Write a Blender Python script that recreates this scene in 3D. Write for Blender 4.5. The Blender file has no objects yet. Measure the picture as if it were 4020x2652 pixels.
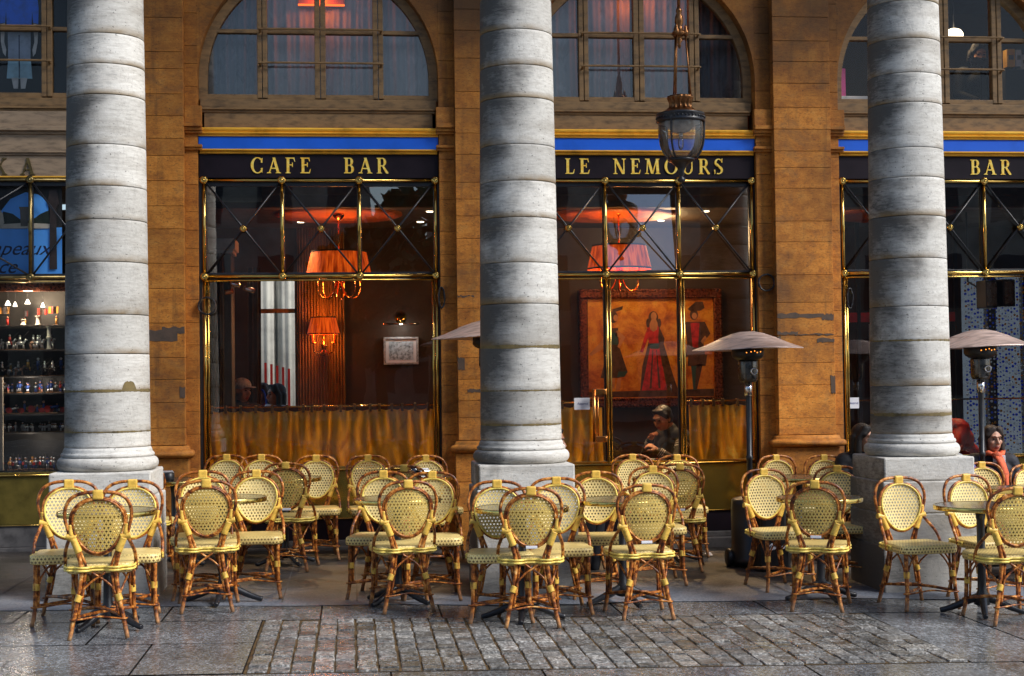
import bpy, bmesh, math, random
from mathutils import Vector, Matrix
random.seed(11)
C = bpy.context.scene.collection
PI = math.pi
BAY = 2.904                       # spacing of the arcade bays
def ground(x): return -0.017 * x  # the pavement falls gently to the right

# ------------------------------------------------------------------ mesh helper
class MB:
    def __init__(s):
        s.bm = bmesh.new()
        s.at = s.bm.verts.layers.float.new('tone')
        s.at2 = s.bm.verts.layers.float.new('rise')
    def mark(s):
        return len(s.bm.verts)
    def vals(s, n, tone=None, rise=None):
        s.bm.verts.ensure_lookup_table()
        for i in range(n, len(s.bm.verts)):
            if tone is not None: s.bm.verts[i][s.at] = tone
            if rise is not None: s.bm.verts[i][s.at2] = rise
    def face(s, pts, mi=0, smooth=False):
        f = s.bm.faces.new([s.bm.verts.new(p) for p in pts])
        f.material_index = mi; f.smooth = smooth
        return f
    def box(s, x0, x1, y0, y1, z0, z1, mi=0, bev=0.0, M=None, seg=2):
        t = bmesh.new()
        bmesh.ops.create_cube(t, size=1.0)
        for v in t.verts:
            v.co = Vector(((x0+x1)/2 + v.co.x*(x1-x0), (y0+y1)/2 + v.co.y*(y1-y0), (z0+z1)/2 + v.co.z*(z1-z0)))
        if bev > 0:
            bmesh.ops.bevel(t, geom=t.edges[:], offset=bev, segments=seg, affect='EDGES', profile=0.5)
        s.add(t, M, mi, False); t.free()
    def add(s, t, M=None, mi=0, smooth=True):
        mp = {}
        for v in t.verts:
            mp[v] = s.bm.verts.new(M @ v.co if M else v.co)
        for f in t.faces:
            try:
                g = s.bm.faces.new([mp[v] for v in f.verts])
                g.material_index = mi; g.smooth = smooth
            except ValueError: pass
    def sphere(s, c, r, mi=0, u=12, v=8, M=None):
        t = bmesh.new()
        bmesh.ops.create_uvsphere(t, u_segments=u, v_segments=v, radius=1.0)
        rr = r if hasattr(r, '__len__') else (r, r, r)
        for q in t.verts:
            p = Vector((q.co.x*rr[0], q.co.y*rr[1], q.co.z*rr[2]))
            if M: p = M @ p
            q.co = p + Vector(c)
        s.add(t, None, mi); t.free()
    def rings(s, rings, mi=0, closed=False, caps=True, smooth=True):
        vs = [[s.bm.verts.new(p) for p in r] for r in rings]
        n = len(vs[0]); m = len(vs)
        for i in range(m if closed else m-1):
            a, b = vs[i], vs[(i+1) % m]
            for j in range(n):
                f = s.bm.faces.new((a[j], a[(j+1) % n], b[(j+1) % n], b[j]))
                f.material_index = mi; f.smooth = smooth
        if caps and not closed:
            for r, fl in ((vs[0], True), (vs[-1], False)):
                f = s.bm.faces.new(r[::-1] if fl else r); f.material_index = mi
    def tube(s, path, r, seg=8, closed=False, mi=0, caps=True, flat=None):
        P = [Vector(p) for p in path]; n = len(P)
        R = r if hasattr(r, '__len__') else [r]*n
        T = []
        for i in range(n):
            a = P[(i-1) % n] if (closed or i > 0) else P[i]
            b = P[(i+1) % n] if (closed or i < n-1) else P[i]
            d = b - a
            T.append(d.normalized() if d.length > 1e-9 else Vector((0, 0, 1)))
        u = T[0].cross(Vector((0, 0, 1)))
        if u.length < 1e-3: u = T[0].cross(Vector((1, 0, 0)))
        u.normalize(); out = []
        for i in range(n):
            u = u - T[i]*u.dot(T[i])
            if u.length < 1e-6: u = T[i].orthogonal()
            u.normalize(); w = T[i].cross(u)
            ring = []
            for k in range(seg):
                a = 2*PI*k/seg
                ring.append(P[i] + (u*math.cos(a) + w*math.sin(a)*(flat or 1.0))*R[i])
            out.append(ring)
        s.rings(out, mi, closed, caps)
    def lathe(s, prof, seg=32, c=(0, 0, 0), mi=0, caps=True, smooth=True, M=None):
        rs = []
        for r, z in prof:
            ring = []
            for k in range(seg):
                p = Vector((r*math.cos(2*PI*k/seg), r*math.sin(2*PI*k/seg), z))
                if M: p = M @ p
                ring.append(p + Vector(c))
            rs.append(ring)
        s.rings(rs, mi, False, caps, smooth)
    def prism(s, pts, y0, y1, mi=0):
        """polygon in x,z (counter clockwise seen from -y) extruded from y0 (front) to y1"""
        f = [s.bm.verts.new((x, y0, z)) for x, z in pts]
        b = [s.bm.verts.new((x, y1, z)) for x, z in pts]
        q = s.bm.faces.new(f); q.material_index = mi
        q = s.bm.faces.new(b[::-1]); q.material_index = mi
        n = len(pts)
        for i in range(n):
            q = s.bm.faces.new((f[i], b[i], b[(i+1) % n], f[(i+1) % n])); q.material_index = mi
    def build(s, name, mats, parent=None, auto=None):
        me = bpy.data.meshes.new(name)
        for v in s.bm.verts:
            if v[s.at] == 0.0: v[s.at] = 0.5
        s.bm.normal_update()
        bmesh.ops.recalc_face_normals(s.bm, faces=s.bm.faces[:])
        s.bm.to_mesh(me); s.bm.free()
        for m in (mats if isinstance(mats, (list, tuple)) else [mats]): me.materials.append(m)
        o = bpy.data.objects.new(name, me); C.objects.link(o)
        if parent: o.parent = parent
        return o

def spline(pts, n=6, closed=False):
    P = [Vector(p) for p in pts]; m = len(P); out = []
    rng = m if closed else m-1
    for i in range(rng):
        p1, p2 = P[i], P[(i+1) % m]
        p0 = P[(i-1) % m] if (closed or i > 0) else p1*2-p2
        p3 = P[(i+2) % m] if (closed or i+2 < m) else p2*2-p1
        for k in range(n):
            t = k/n
            out.append(0.5*((2*p1) + (p2-p0)*t + (2*p0-5*p1+4*p2-p3)*t*t + (3*p1-p0-3*p2+p3)*t**3))
    if not closed: out.append(P[-1])
    return out

def thing(name, label, cat, loc=(0, 0, 0), rz=0.0, group=None):
    o = bpy.data.objects.new(name, None); C.objects.link(o)
    o.empty_display_size = 0.1
    o.location = loc; o.rotation_euler = (0, 0, rz)
    o['label'] = label; o['category'] = cat
    if group: o['group'] = group
    return o
def tag(o, label, cat, group=None):
    o['label'] = label; o['category'] = cat
    if group: o['group'] = group
    return o
def empty_part(name, parent, loc=(0, 0, 0)):
    o = bpy.data.objects.new(name, None); C.objects.link(o)
    o.parent = parent; o.location = loc; o.empty_display_size = 0.1
    return o
def struct(o):
    o['kind'] = 'structure'; return o
def dup(root, loc, rz, label=None):
    r = root.copy(); C.objects.link(r); r.location = loc; r.rotation_euler = (0, 0, rz)
    if label: r['label'] = label
    for ch in list(root.children):
        c = ch.copy(); C.objects.link(c); c.parent = r
        for g in ch.children:
            d = g.copy(); C.objects.link(d); d.parent = c
    return r

# ------------------------------------------------------------------ materials
class NT:
    def __init__(s, name):
        s.m = bpy.data.materials.new(name); s.m.use_nodes = True
        s.t = s.m.node_tree; s.t.nodes.clear()
        s.out = s.t.nodes.new('ShaderNodeOutputMaterial')
    def n(s, typ, ins=None, **kw):
        d = s.t.nodes.new(typ)
        for k, v in kw.items(): setattr(d, k, v)
        for k, v in (ins or {}).items():
            sock = d.inputs[k]
            if hasattr(v, 'is_output'): s.t.links.new(v, sock)
            else: sock.default_value = v
        return d
    def math(s, op, a, b=None, c=None):
        i = {0: a}
        if b is not None: i[1] = b
        if c is not None: i[2] = c
        return s.n('ShaderNodeMath', i, operation=op).outputs[0]
    def pos(s): return s.n('ShaderNodeNewGeometry').outputs['Position']
    def obj(s): return s.n('ShaderNodeTexCoord').outputs['Object']
    def map(s, vec, scale=(1, 1, 1), loc=(0, 0, 0), rot=(0, 0, 0)):
        return s.n('ShaderNodeMapping', {'Vector': vec, 'Scale': scale, 'Location': loc, 'Rotation': rot}).outputs[0]
    def noise(s, vec, scale=5, detail=4, rough=0.55, dist=0.0):
        return s.n('ShaderNodeTexNoise', {'Vector': vec, 'Scale': scale, 'Detail': detail, 'Roughness': rough, 'Distortion': dist}).outputs['Fac']
    def ramp(s, fac, stops, interp='LINEAR'):
        r = s.n('ShaderNodeValToRGB', {'Fac': fac}); cr = r.color_ramp; cr.interpolation = interp
        while len(cr.elements) > 1: cr.elements.remove(cr.elements[-1])
        cr.elements[0].position = stops[0][0]; c = stops[0][1]; cr.elements[0].color = (*c, 1) if hasattr(c, '__len__') else (c, c, c, 1)
        for p, c in stops[1:]:
            e = cr.elements.new(p); e.color = (*c, 1) if hasattr(c, '__len__') else (c, c, c, 1)
        return r.outputs[0]
    def mix(s, fac, a, b, mode='MIX'):
        d = s.n('ShaderNodeMix', data_type='RGBA', blend_type=mode)
        for sock, v in ((d.inputs[0], fac), (d.inputs[6], a), (d.inputs[7], b)):
            if hasattr(v, 'is_output'): s.t.links.new(v, sock)
            else: sock.default_value = (*v, 1) if hasattr(v, '__len__') and len(v) == 3 else v
        return d.outputs[2]
    def sep(s, vec):
        d = s.n('ShaderNodeSeparateXYZ', {0: vec}); return d.outputs
    def comb(s, x, y, z): return s.n('ShaderNodeCombineXYZ', {0: x, 1: y, 2: z}).outputs[0]
    def attr(s, name): return s.n('ShaderNodeAttribute', attribute_name=name).outputs['Fac']
    def bump(s, h, strength=0.3, dist=0.01, nrm=None):
        i = {'Height': h, 'Strength': strength, 'Distance': dist}
        if nrm is not None: i['Normal'] = nrm
        return s.n('ShaderNodeBump', i).outputs[0]
    def pbr(s, color, rough=0.5, metal=0.0, nrm=None, spec=None, **kw):
        i = {'Base Color': color if hasattr(color, 'is_output') else (*color, 1), 'Roughness': rough, 'Metallic': metal}
        if nrm is not None: i['Normal'] = nrm
        if spec is not None: i['Specular IOR Level'] = spec
        i.update(kw)
        return s.n('ShaderNodeBsdfPrincipled', i).outputs[0]
    def done(s, sh):
        s.t.links.new(sh, s.out.inputs['Surface']); return s.m

def simple(name, col, rough=0.5, metal=0.0, var=0.25, scale=8, bump=0.0, bscale=60, obj=True, stretch=(1, 1, 1), spec=None, dark=None):
    t = NT(name); v = t.map(t.obj() if obj else t.pos(), stretch)
    f = t.noise(v, scale, 6, 0.6)
    d = dark or tuple(c*(1-var*1.6) for c in col)
    l = tuple(min(1, c*(1+var*0.6)) for c in col)
    cl = t.ramp(f, [(0.3, d), (0.52, col), (0.72, l)])
    nr = t.bump(t.noise(v, bscale, 4), bump, 0.005) if bump else None
    rg = t.ramp(f, [(0.3, max(0.03, rough*0.85)), (0.7, min(1, rough*1.15))])
    return t.done(t.pbr(cl, rg, metal, nr, spec))
def emit(name, col, st):
    t = NT(name)
    return t.done(t.n('ShaderNodeEmission', {'Color': (*col, 1), 'Strength': st}).outputs[0])

MAT = {}
def mat_column():
    t = NT('weathered_limestone'); p = t.pos()
    x, y, z = t.sep(p)
    big = t.noise(t.map(p, (1.1, 1.1, 1.5)), 1.6, 5, 0.6, 0.4)
    fine = t.noise(t.map(p, (3, 3, 16)), 4.5, 10, 0.75)
    base = t.ramp(fine, [(0.30, (0.38, 0.360, 0.325)), (0.46, (0.57, 0.550, 0.505)), (0.66, (0.70, 0.685, 0.640))])
    tone = t.attr('tone')
    base = t.mix(1.0, base, t.ramp(tone, [(0, 0.70), (1, 1.12)]), 'MULTIPLY')
    rise = t.attr('rise')
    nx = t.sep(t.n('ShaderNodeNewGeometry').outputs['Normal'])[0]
    # sooty under each joint; left side darker from patina and shade put into colour
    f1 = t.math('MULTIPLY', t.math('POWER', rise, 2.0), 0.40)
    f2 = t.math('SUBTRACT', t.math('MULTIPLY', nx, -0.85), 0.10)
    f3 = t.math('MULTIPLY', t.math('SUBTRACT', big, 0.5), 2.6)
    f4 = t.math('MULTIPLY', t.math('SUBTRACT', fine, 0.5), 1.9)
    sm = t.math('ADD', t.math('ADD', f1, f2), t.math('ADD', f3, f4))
    soot_shade = t.ramp(sm, [(0.05, 0.0), (0.42, 0.50), (0.90, 0.92)])
    col = t.mix(soot_shade, base, (0.045, 0.043, 0.04))
    # ochre run-off just above the joints
    lo = t.math('MULTIPLY', t.ramp(rise, [(0.0, 1.0), (0.05, 0.8), (0.20, 0.0)]), t.ramp(big, [(0.38, 0.0), (0.58, 0.85)]))
    col = t.mix(lo, col, (0.24, 0.15, 0.05))
    band = t.noise(t.comb(t.math('MULTIPLY', x, 0.35), t.math('MULTIPLY', y, 0.35), t.math('MULTIPLY', z, 2.4)), 2.0, 5, 0.6)
    col = t.mix(t.ramp(band, [(0.50, 0.0), (0.62, 0.55)]), col, t.mix(0.5, col, (0.13, 0.09, 0.05)))
    pits = t.ramp(t.noise(t.map(p, (1, 1, 1.6)), 46, 3, 0.5), [(0.285, 1.0), (0.33, 0.0)])
    col = t.mix(t.math('MULTIPLY', pits, 0.75), col, (0.03, 0.03, 0.03))
    crack = t.ramp(t.noise(t.map(p, (2.2, 2.2, 0.7)), 2.0, 8, 0.7), [(0.493, 0.0), (0.5, 0.5), (0.507, 0.0)])
    col = t.mix(t.math('MULTIPLY', crack, 0.6), col, (0.10, 0.09, 0.08))
    nr = t.bump(t.noise(p, 30, 8, 0.7), 0.35, 0.01)
    return t.done(t.pbr(col, 0.82, 0, nr))
def mat_facade():
    t = NT('ochre_limestone'); p = t.pos()
    st = t.math('ADD', t.math('MULTIPLY', t.noise(t.map(p, (0.9, 0.9, 7.0)), 2.4, 8, 0.7, 0.2), 0.22), t.math('MULTIPLY', t.noise(t.map(p, (1.5, 1.5, 1.9)), 5.0, 12, 0.82), 0.78))
    big = t.noise(t.map(p, (1, 1, 0.8)), 1.2, 4, 0.55)
    base = t.ramp(st, [(0.26, (0.15, 0.042, 0.004)), (0.42, (0.40, 0.132, 0.014)), (0.53, (0.60, 0.222, 0.026)), (0.70, (0.74, 0.350, 0.070))])
    base = t.mix(1.0, base, t.ramp(big, [(0.30, 0.45), (0.50, 0.95), (0.70, 1.2)]), 'MULTIPLY')
    base = t.mix(1.0, base, t.ramp(t.attr('tone'), [(0, 0.72), (1, 1.2)]), 'MULTIPLY')
    gr = t.noise(t.map(p, (1, 1, 2.2)), 34, 6, 0.75)
    base = t.mix(t.ramp(gr, [(0.53, 0.0), (0.66, 0.65)]), base, (0.07, 0.028, 0.008))
    pits = t.ramp(t.noise(t.map(p, (1, 1, 1.5)), 60, 2, 0.5), [(0.26, 1.0), (0.30, 0.0)])
    base = t.mix(pits, base, (0.02, 0.01, 0.005))
    wea = t.noise(t.map(p, (1.3, 1.3, 1.6)), 2.4, 9, 0.72, 0.5)
    base = t.mix(t.ramp(wea, [(0.52, 0.0), (0.70, 0.60)]), base, (0.16, 0.085, 0.036))
    drip = t.noise(t.map(p, (7, 7, 0.5)), 1.6, 6, 0.65)
    base = t.mix(t.ramp(drip, [(0.56, 0.0), (0.72, 0.5)]), base, (0.07, 0.035, 0.014))
    z = t.sep(p)[2]
    vault_shade = t.math('MULTIPLY', t.ramp(t.math('MULTIPLY', z, 0.18), [(0.58, 0.0), (0.86, 0.80)]), t.ramp(big, [(0.3, 1.0), (0.6, 0.45)]))  # shade of the arcade ceiling put into the colour, stronger with height
    base = t.mix(vault_shade, base, (0.055, 0.026, 0.008))
    nr = t.bump(t.noise(t.map(p, (1, 1, 4)), 22, 8, 0.7), 0.4, 0.01)
    return t.done(t.pbr(base, 0.78, 0, nr))
def mat_rattan():
    t = NT('varnished_rattan'); oi = t.n('ShaderNodeObjectInfo').outputs['Random']
    v = t.n('ShaderNodeVectorMath', {0: t.obj(), 1: t.comb(t.math('MULTIPLY', oi, 31.0), t.math('MULTIPLY', oi, 17.0), 0.0)}, operation='ADD').outputs[0]
    f = t.noise(v, 26, 5, 0.65); g = t.noise(t.map(v, (1, 1, 1)), 90, 3, 0.6)
    c = t.ramp(f, [(0.33, (0.035, 0.007, 0.002)), (0.43, (0.13, 0.030, 0.005)), (0.53, (0.42, 0.125, 0.016)), (0.62, (0.70, 0.30, 0.060)), (0.71, (0.85, 0.55, 0.25))])
    c = t.mix(t.ramp(g, [(0.60, 0.0), (0.70, 0.8)]), c, (0.05, 0.012, 0.004))
    z = t.sep(t.obj())[2]
    c = t.mix(t.ramp(z, [(0.0, 0.7), (0.05, 0.35), (0.09, 0.0)]), c, (0.36, 0.22, 0.12))
    return t.done(t.pbr(c, 0.40, 0, t.bump(f, 0.2, 0.003), 0.45))
def cane(name, light, mid, shade, seat=False):
    t = NT(name); o = t.obj(); x, y, z = t.sep(o)
    if seat:
        n = t.sep(t.n('ShaderNodeTexCoord').outputs['Normal'])
        top = t.math('GREATER_THAN', t.math('ABSOLUTE', n[2]), 0.75)
        sid = t.math('GREATER_THAN', t.math('ABSOLUTE', n[0]), 0.75)
        u = t.math('ADD', t.math('MULTIPLY', x, t.math('SUBTRACT', 1.0, sid)), t.math('MULTIPLY', y, sid))
        vv = t.math('ADD', t.math('MULTIPLY', y, top), t.math('MULTIPLY', z, t.math('SUBTRACT', 1.0, top)))
    else:
        u, vv = x, z
    DX, DZ = 0.0225, 0.0208
    a = t.math('DIVIDE', vv, DZ); row = t.math('FLOOR', a)
    off = t.math('MULTIPLY', t.math('MODULO', t.math('ADD', row, 100.0), 2.0), 0.5)
    b = t.math('ADD', t.math('DIVIDE', u, DX), off)
    fu = t.math('MULTIPLY', t.math('SUBTRACT', t.math('FRACT', b), 0.5), DX)
    fv = t.math('MULTIPLY', t.math('SUBTRACT', t.math('FRACT', a), 0.5), DZ)
    d = t.math('SQRT', t.math('ADD', t.math('MULTIPLY', fu, fu), t.math('MULTIPLY', fv, fv)))
    hole = t.ramp(d, [(0.0053, 1.0), (0.0063, 0.0)])
    # diagonal strands between the holes
    s1 = t.math('ABSOLUTE', t.math('SINE', t.math('MULTIPLY', t.math('ADD', b, t.math('MULTIPLY', a, 0.5)), PI*2)))
    s2 = t.math('ABSOLUTE', t.math('SINE', t.math('MULTIPLY', a, PI*2)))
    w = t.math('MULTIPLY', t.math('ADD', s1, s2), 0.5)
    c = t.ramp(w, [(0.1, shade), (0.45, mid), (0.8, light)])
    oi = t.n('ShaderNodeObjectInfo').outputs['Random']
    c = t.mix(1.0, c, t.ramp(oi, [(0, (0.76, 0.72, 0.64)), (0.5, (0.95, 0.93, 0.90)), (1, (1.06, 1.06, 1.05))]), 'MULTIPLY')
    c = t.mix(1.0, c, t.ramp(t.noise(o, 9, 4), [(0.3, 0.8), (0.65, 1.06)]), 'MULTIPLY')
    p = t.pbr(c, 0.42, 0, t.bump(w, 0.35, 0.002))
    if seat:
        c2 = t.mix(t.math('MULTIPLY', hole, t.ramp(t.math('ABSOLUTE', t.sep(t.n('ShaderNodeTexCoord').outputs['Normal'])[2]), [(0.4, 0.95), (0.85, 0.45)])), c, (0.09, 0.03, 0.006))
        return t.done(t.pbr(c2, 0.42, 0, t.bump(w, 0.35, 0.002)))
    tr = t.n('ShaderNodeBsdfTransparent').outputs[0]
    return t.done(t.n('ShaderNodeMixShader', {0: hole, 1: p, 2: tr}).outputs[0])
def mat_glass(name, tint=(1, 1, 1), ior=1.55, rough=0.0, wob=0.0):
    t = NT(name)
    tr = t.n('ShaderNodeBsdfTransparent', {'Color': (*tint, 1)}).outputs[0]
    gi = {'Color': (1, 1, 1, 1), 'Roughness': rough}
    if wob: gi['Normal'] = t.bump(t.noise(t.pos(), 1.6, 2), wob, 0.02)
    gl = t.n('ShaderNodeBsdfGlossy', gi).outputs[0]
    fr = t.n('ShaderNodeFresnel', {'IOR': ior}).outputs[0]
    return t.done(t.n('ShaderNodeMixShader', {0: fr, 1: tr, 2: gl}).outputs[0])
def mat_granite(name, lo, mid, hi, rough=(0.10, 0.28), world=True, tone=True, bs=0.32):
    t = NT(name); p = t.pos()
    sp = t.noise(t.map(p, (1, 0.55, 1)), 75, 3, 0.7); sp2 = t.noise(t.map(p, (1, 0.6, 1)), 26, 6, 0.75)
    big = t.noise(p, 1.3, 5, 0.6)
    c = t.ramp(t.math('ADD', t.math('MULTIPLY', sp, 0.55), t.math('MULTIPLY', sp2, 0.45)), [(0.37, lo), (0.50, mid), (0.64, hi)])
    c = t.mix(1.0, c, t.ramp(big, [(0.3, 0.6), (0.7, 1.25)]), 'MULTIPLY')
    if tone: c = t.mix(1.0, c, t.ramp(t.attr('tone'), [(0, (0.55, 0.53, 0.5)), (0.5, (1, 1, 1)), (1, (1.55, 1.5, 1.42))]), 'MULTIPLY')
    wet = t.ramp(t.noise(p, 2.3, 6, 0.65), [(0.38, rough[0]), (0.62, rough[1])])
    h = t.math('ADD', t.math('MULTIPLY', sp2, 0.7), t.math('MULTIPLY', sp, 0.3))
    return t.done(t.pbr(c, wet, 0, t.bump(h, bs, 0.006), 0.6))
def mat_terrace():
    t = NT('terrace_asphalt'); p = t.pos(); x, y, z = t.sep(p)
    f = t.noise(p, 60, 6, 0.7); b = t.noise(p, 1.4, 6, 0.62, 0.3)
    c = t.ramp(f, [(0.35, (0.022, 0.019, 0.018)), (0.5, (0.05, 0.044, 0.041)), (0.68, (0.10, 0.09, 0.085))])
    c = t.mix(1.0, c, t.ramp(b, [(0.3, 0.4), (0.7, 1.5)]), 'MULTIPLY')
    c = t.mix(t.ramp(t.noise(p, 14, 5, 0.7), [(0.56, 0.0), (0.70, 0.6)]), c, (0.015, 0.013, 0.012))
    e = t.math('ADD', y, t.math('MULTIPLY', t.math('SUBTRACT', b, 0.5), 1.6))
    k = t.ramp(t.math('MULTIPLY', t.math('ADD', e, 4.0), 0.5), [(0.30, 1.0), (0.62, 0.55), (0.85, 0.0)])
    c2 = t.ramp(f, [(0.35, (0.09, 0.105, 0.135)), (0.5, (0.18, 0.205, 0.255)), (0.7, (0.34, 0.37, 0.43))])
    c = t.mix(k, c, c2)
    return t.done(t.pbr(c, t.ramp(b, [(0.35, 0.3), (0.65, 0.75)]), 0, t.bump(f, 0.35, 0.008)))
def mat_metal(name, col, rough, var=0.3, scale=20):
    return simple(name, col, rough, 1.0, var, scale)
def mat_gilt():
    t = NT('gold_leaf'); p = t.pos()
    f = t.noise(p, 38, 5, 0.6)
    c = t.ramp(f, [(0.3, (0.90, 0.45, 0.03)), (0.5, (1.0, 0.68, 0.09)), (0.7, (1.0, 0.84, 0.26))])
    return t.done(t.pbr(c, 0.42, 0.0, t.bump(f, 0.1, 0.003)))
def mat_fold(name, dark, mid, light, rough=0.45, thin=0.0):
    t = NT(name); p = t.pos()
    f = t.noise(t.map(p, (3.5, 3.5, 1.6)), 2.6, 6, 0.62, 0.8)
    c = t.ramp(f, [(0.32, dark), (0.47, mid), (0.55, mid), (0.68, light)])
    sh = t.pbr(c, rough, 0, t.bump(t.noise(p, 300, 2), 0.1, 0.002), 0.5)
    if thin: sh = t.n('ShaderNodeMixShader', {0: t.ramp(t.attr('tone'), [(0.10, 0.04), (0.55, thin), (0.95, thin*1.5)]), 1: sh, 2: t.n('ShaderNodeBsdfTranslucent', {'Color': c}).outputs[0]}).outputs[0]
    return t.done(sh)
def mat_shade(name, a, b, strength):
    """pleated silk lampshade, lit from inside"""
    t = NT(name); o = t.obj(); x, y, z = t.sep(o)
    ang = t.math('ARCTAN2', y, x)
    pl = t.math('ABSOLUTE', t.math('SINE', t.math('MULTIPLY', ang, 34.0)))
    g = t.noise(t.comb(t.math('MULTIPLY', ang, 3.0), 0.0, t.math('MULTIPLY', z, 2.0)), 2.5, 3)
    c = t.mix(t.math('ADD', t.math('MULTIPLY', pl, 0.55), t.math('MULTIPLY', t.ramp(g, [(0.35, 1.0), (0.65, 0.0)]), 0.45)), a, b)
    st = t.math('MULTIPLY', t.ramp(g, [(0.35, 0.25), (0.65, 1.0)]), strength)
    e = t.n('ShaderNodeEmission', {'Color': c, 'Strength': st}).outputs[0]
    d = t.pbr(t.mix(0.5, c, (0.3, 0.05, 0.01)), 0.7)
    return t.done(t.n('ShaderNodeAddShader', {0: e, 1: d}).outputs[0])
def mat_canvas():
    t = NT('aged_oil_ground'); p = t.pos()
    f = t.noise(p, 5, 8, 0.65, 0.4)
    c = t.ramp(f, [(0.28, (0.20, 0.04, 0.005)), (0.42, (0.58, 0.16, 0.010)), (0.55, (0.82, 0.36, 0.03)), (0.72, (0.88, 0.52, 0.07))])
    c = t.mix(t.ramp(t.noise(p, 60, 3), [(0.58, 0.0), (0.68, 0.5)]), c, (0.12, 0.04, 0.01))
    return t.done(t.pbr(c, 0.35))
def mat_opposite():
    t = NT('street_facade'); p = t.pos(); x, y, z = t.sep(p)
    br = t.n('ShaderNodeTexBrick', {'Vector': t.comb(x, z, 0.0), 'Color1': (0.03, 0.033, 0.04, 1), 'Color2': (0.06, 0.06, 0.07, 1), 'Mortar': (0.34, 0.31, 0.27, 1), 'Scale': 1.0, 'Mortar Size': 0.62, 'Brick Width': 2.6, 'Row Height': 3.4, 'Mortar Smooth': 0.0}, offset=0.0).outputs['Color']
    c = t.mix(1.0, br, t.ramp(t.noise(p, 1.1, 5), [(0.3, 0.6), (0.7, 1.2)]), 'MULTIPLY')
    return t.done(t.pbr(c, 0.8))

def mat_bead(name, col):
    t = NT(name); d = t.pbr(col, 0.1); tl = t.n('ShaderNodeBsdfTranslucent', {'Color': (*col, 1)}).outputs[0]
    return t.done(t.n('ShaderNodeMixShader', {0: 0.65, 1: d, 2: tl}).outputs[0])
def mat_frost():
    t = NT('frosted_lantern_glass')
    tr = t.n('ShaderNodeBsdfTransparent', {'Color': (0.92, 0.93, 0.95, 1)}).outputs[0]; df = t.n('ShaderNodeBsdfDiffuse', {'Color': (0.62, 0.60, 0.56, 1)}).outputs[0]
    tl = t.n('ShaderNodeBsdfTranslucent', {'Color': (0.62, 0.60, 0.56, 1)}).outputs[0]; gl = t.n('ShaderNodeBsdfGlossy', {'Roughness': 0.06}).outputs[0]
    a = t.n('ShaderNodeMixShader', {0: 0.5, 1: df, 2: tl}).outputs[0]
    b = t.n('ShaderNodeMixShader', {0: t.ramp(t.noise(t.pos(), 9, 4), [(0.35, 0.16), (0.65, 0.34)]), 1: tr, 2: a}).outputs[0]
    return t.done(t.n('ShaderNodeMixShader', {0: t.n('ShaderNodeFresnel', {'IOR': 1.5}).outputs[0], 1: b, 2: gl}).outputs[0])
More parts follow.
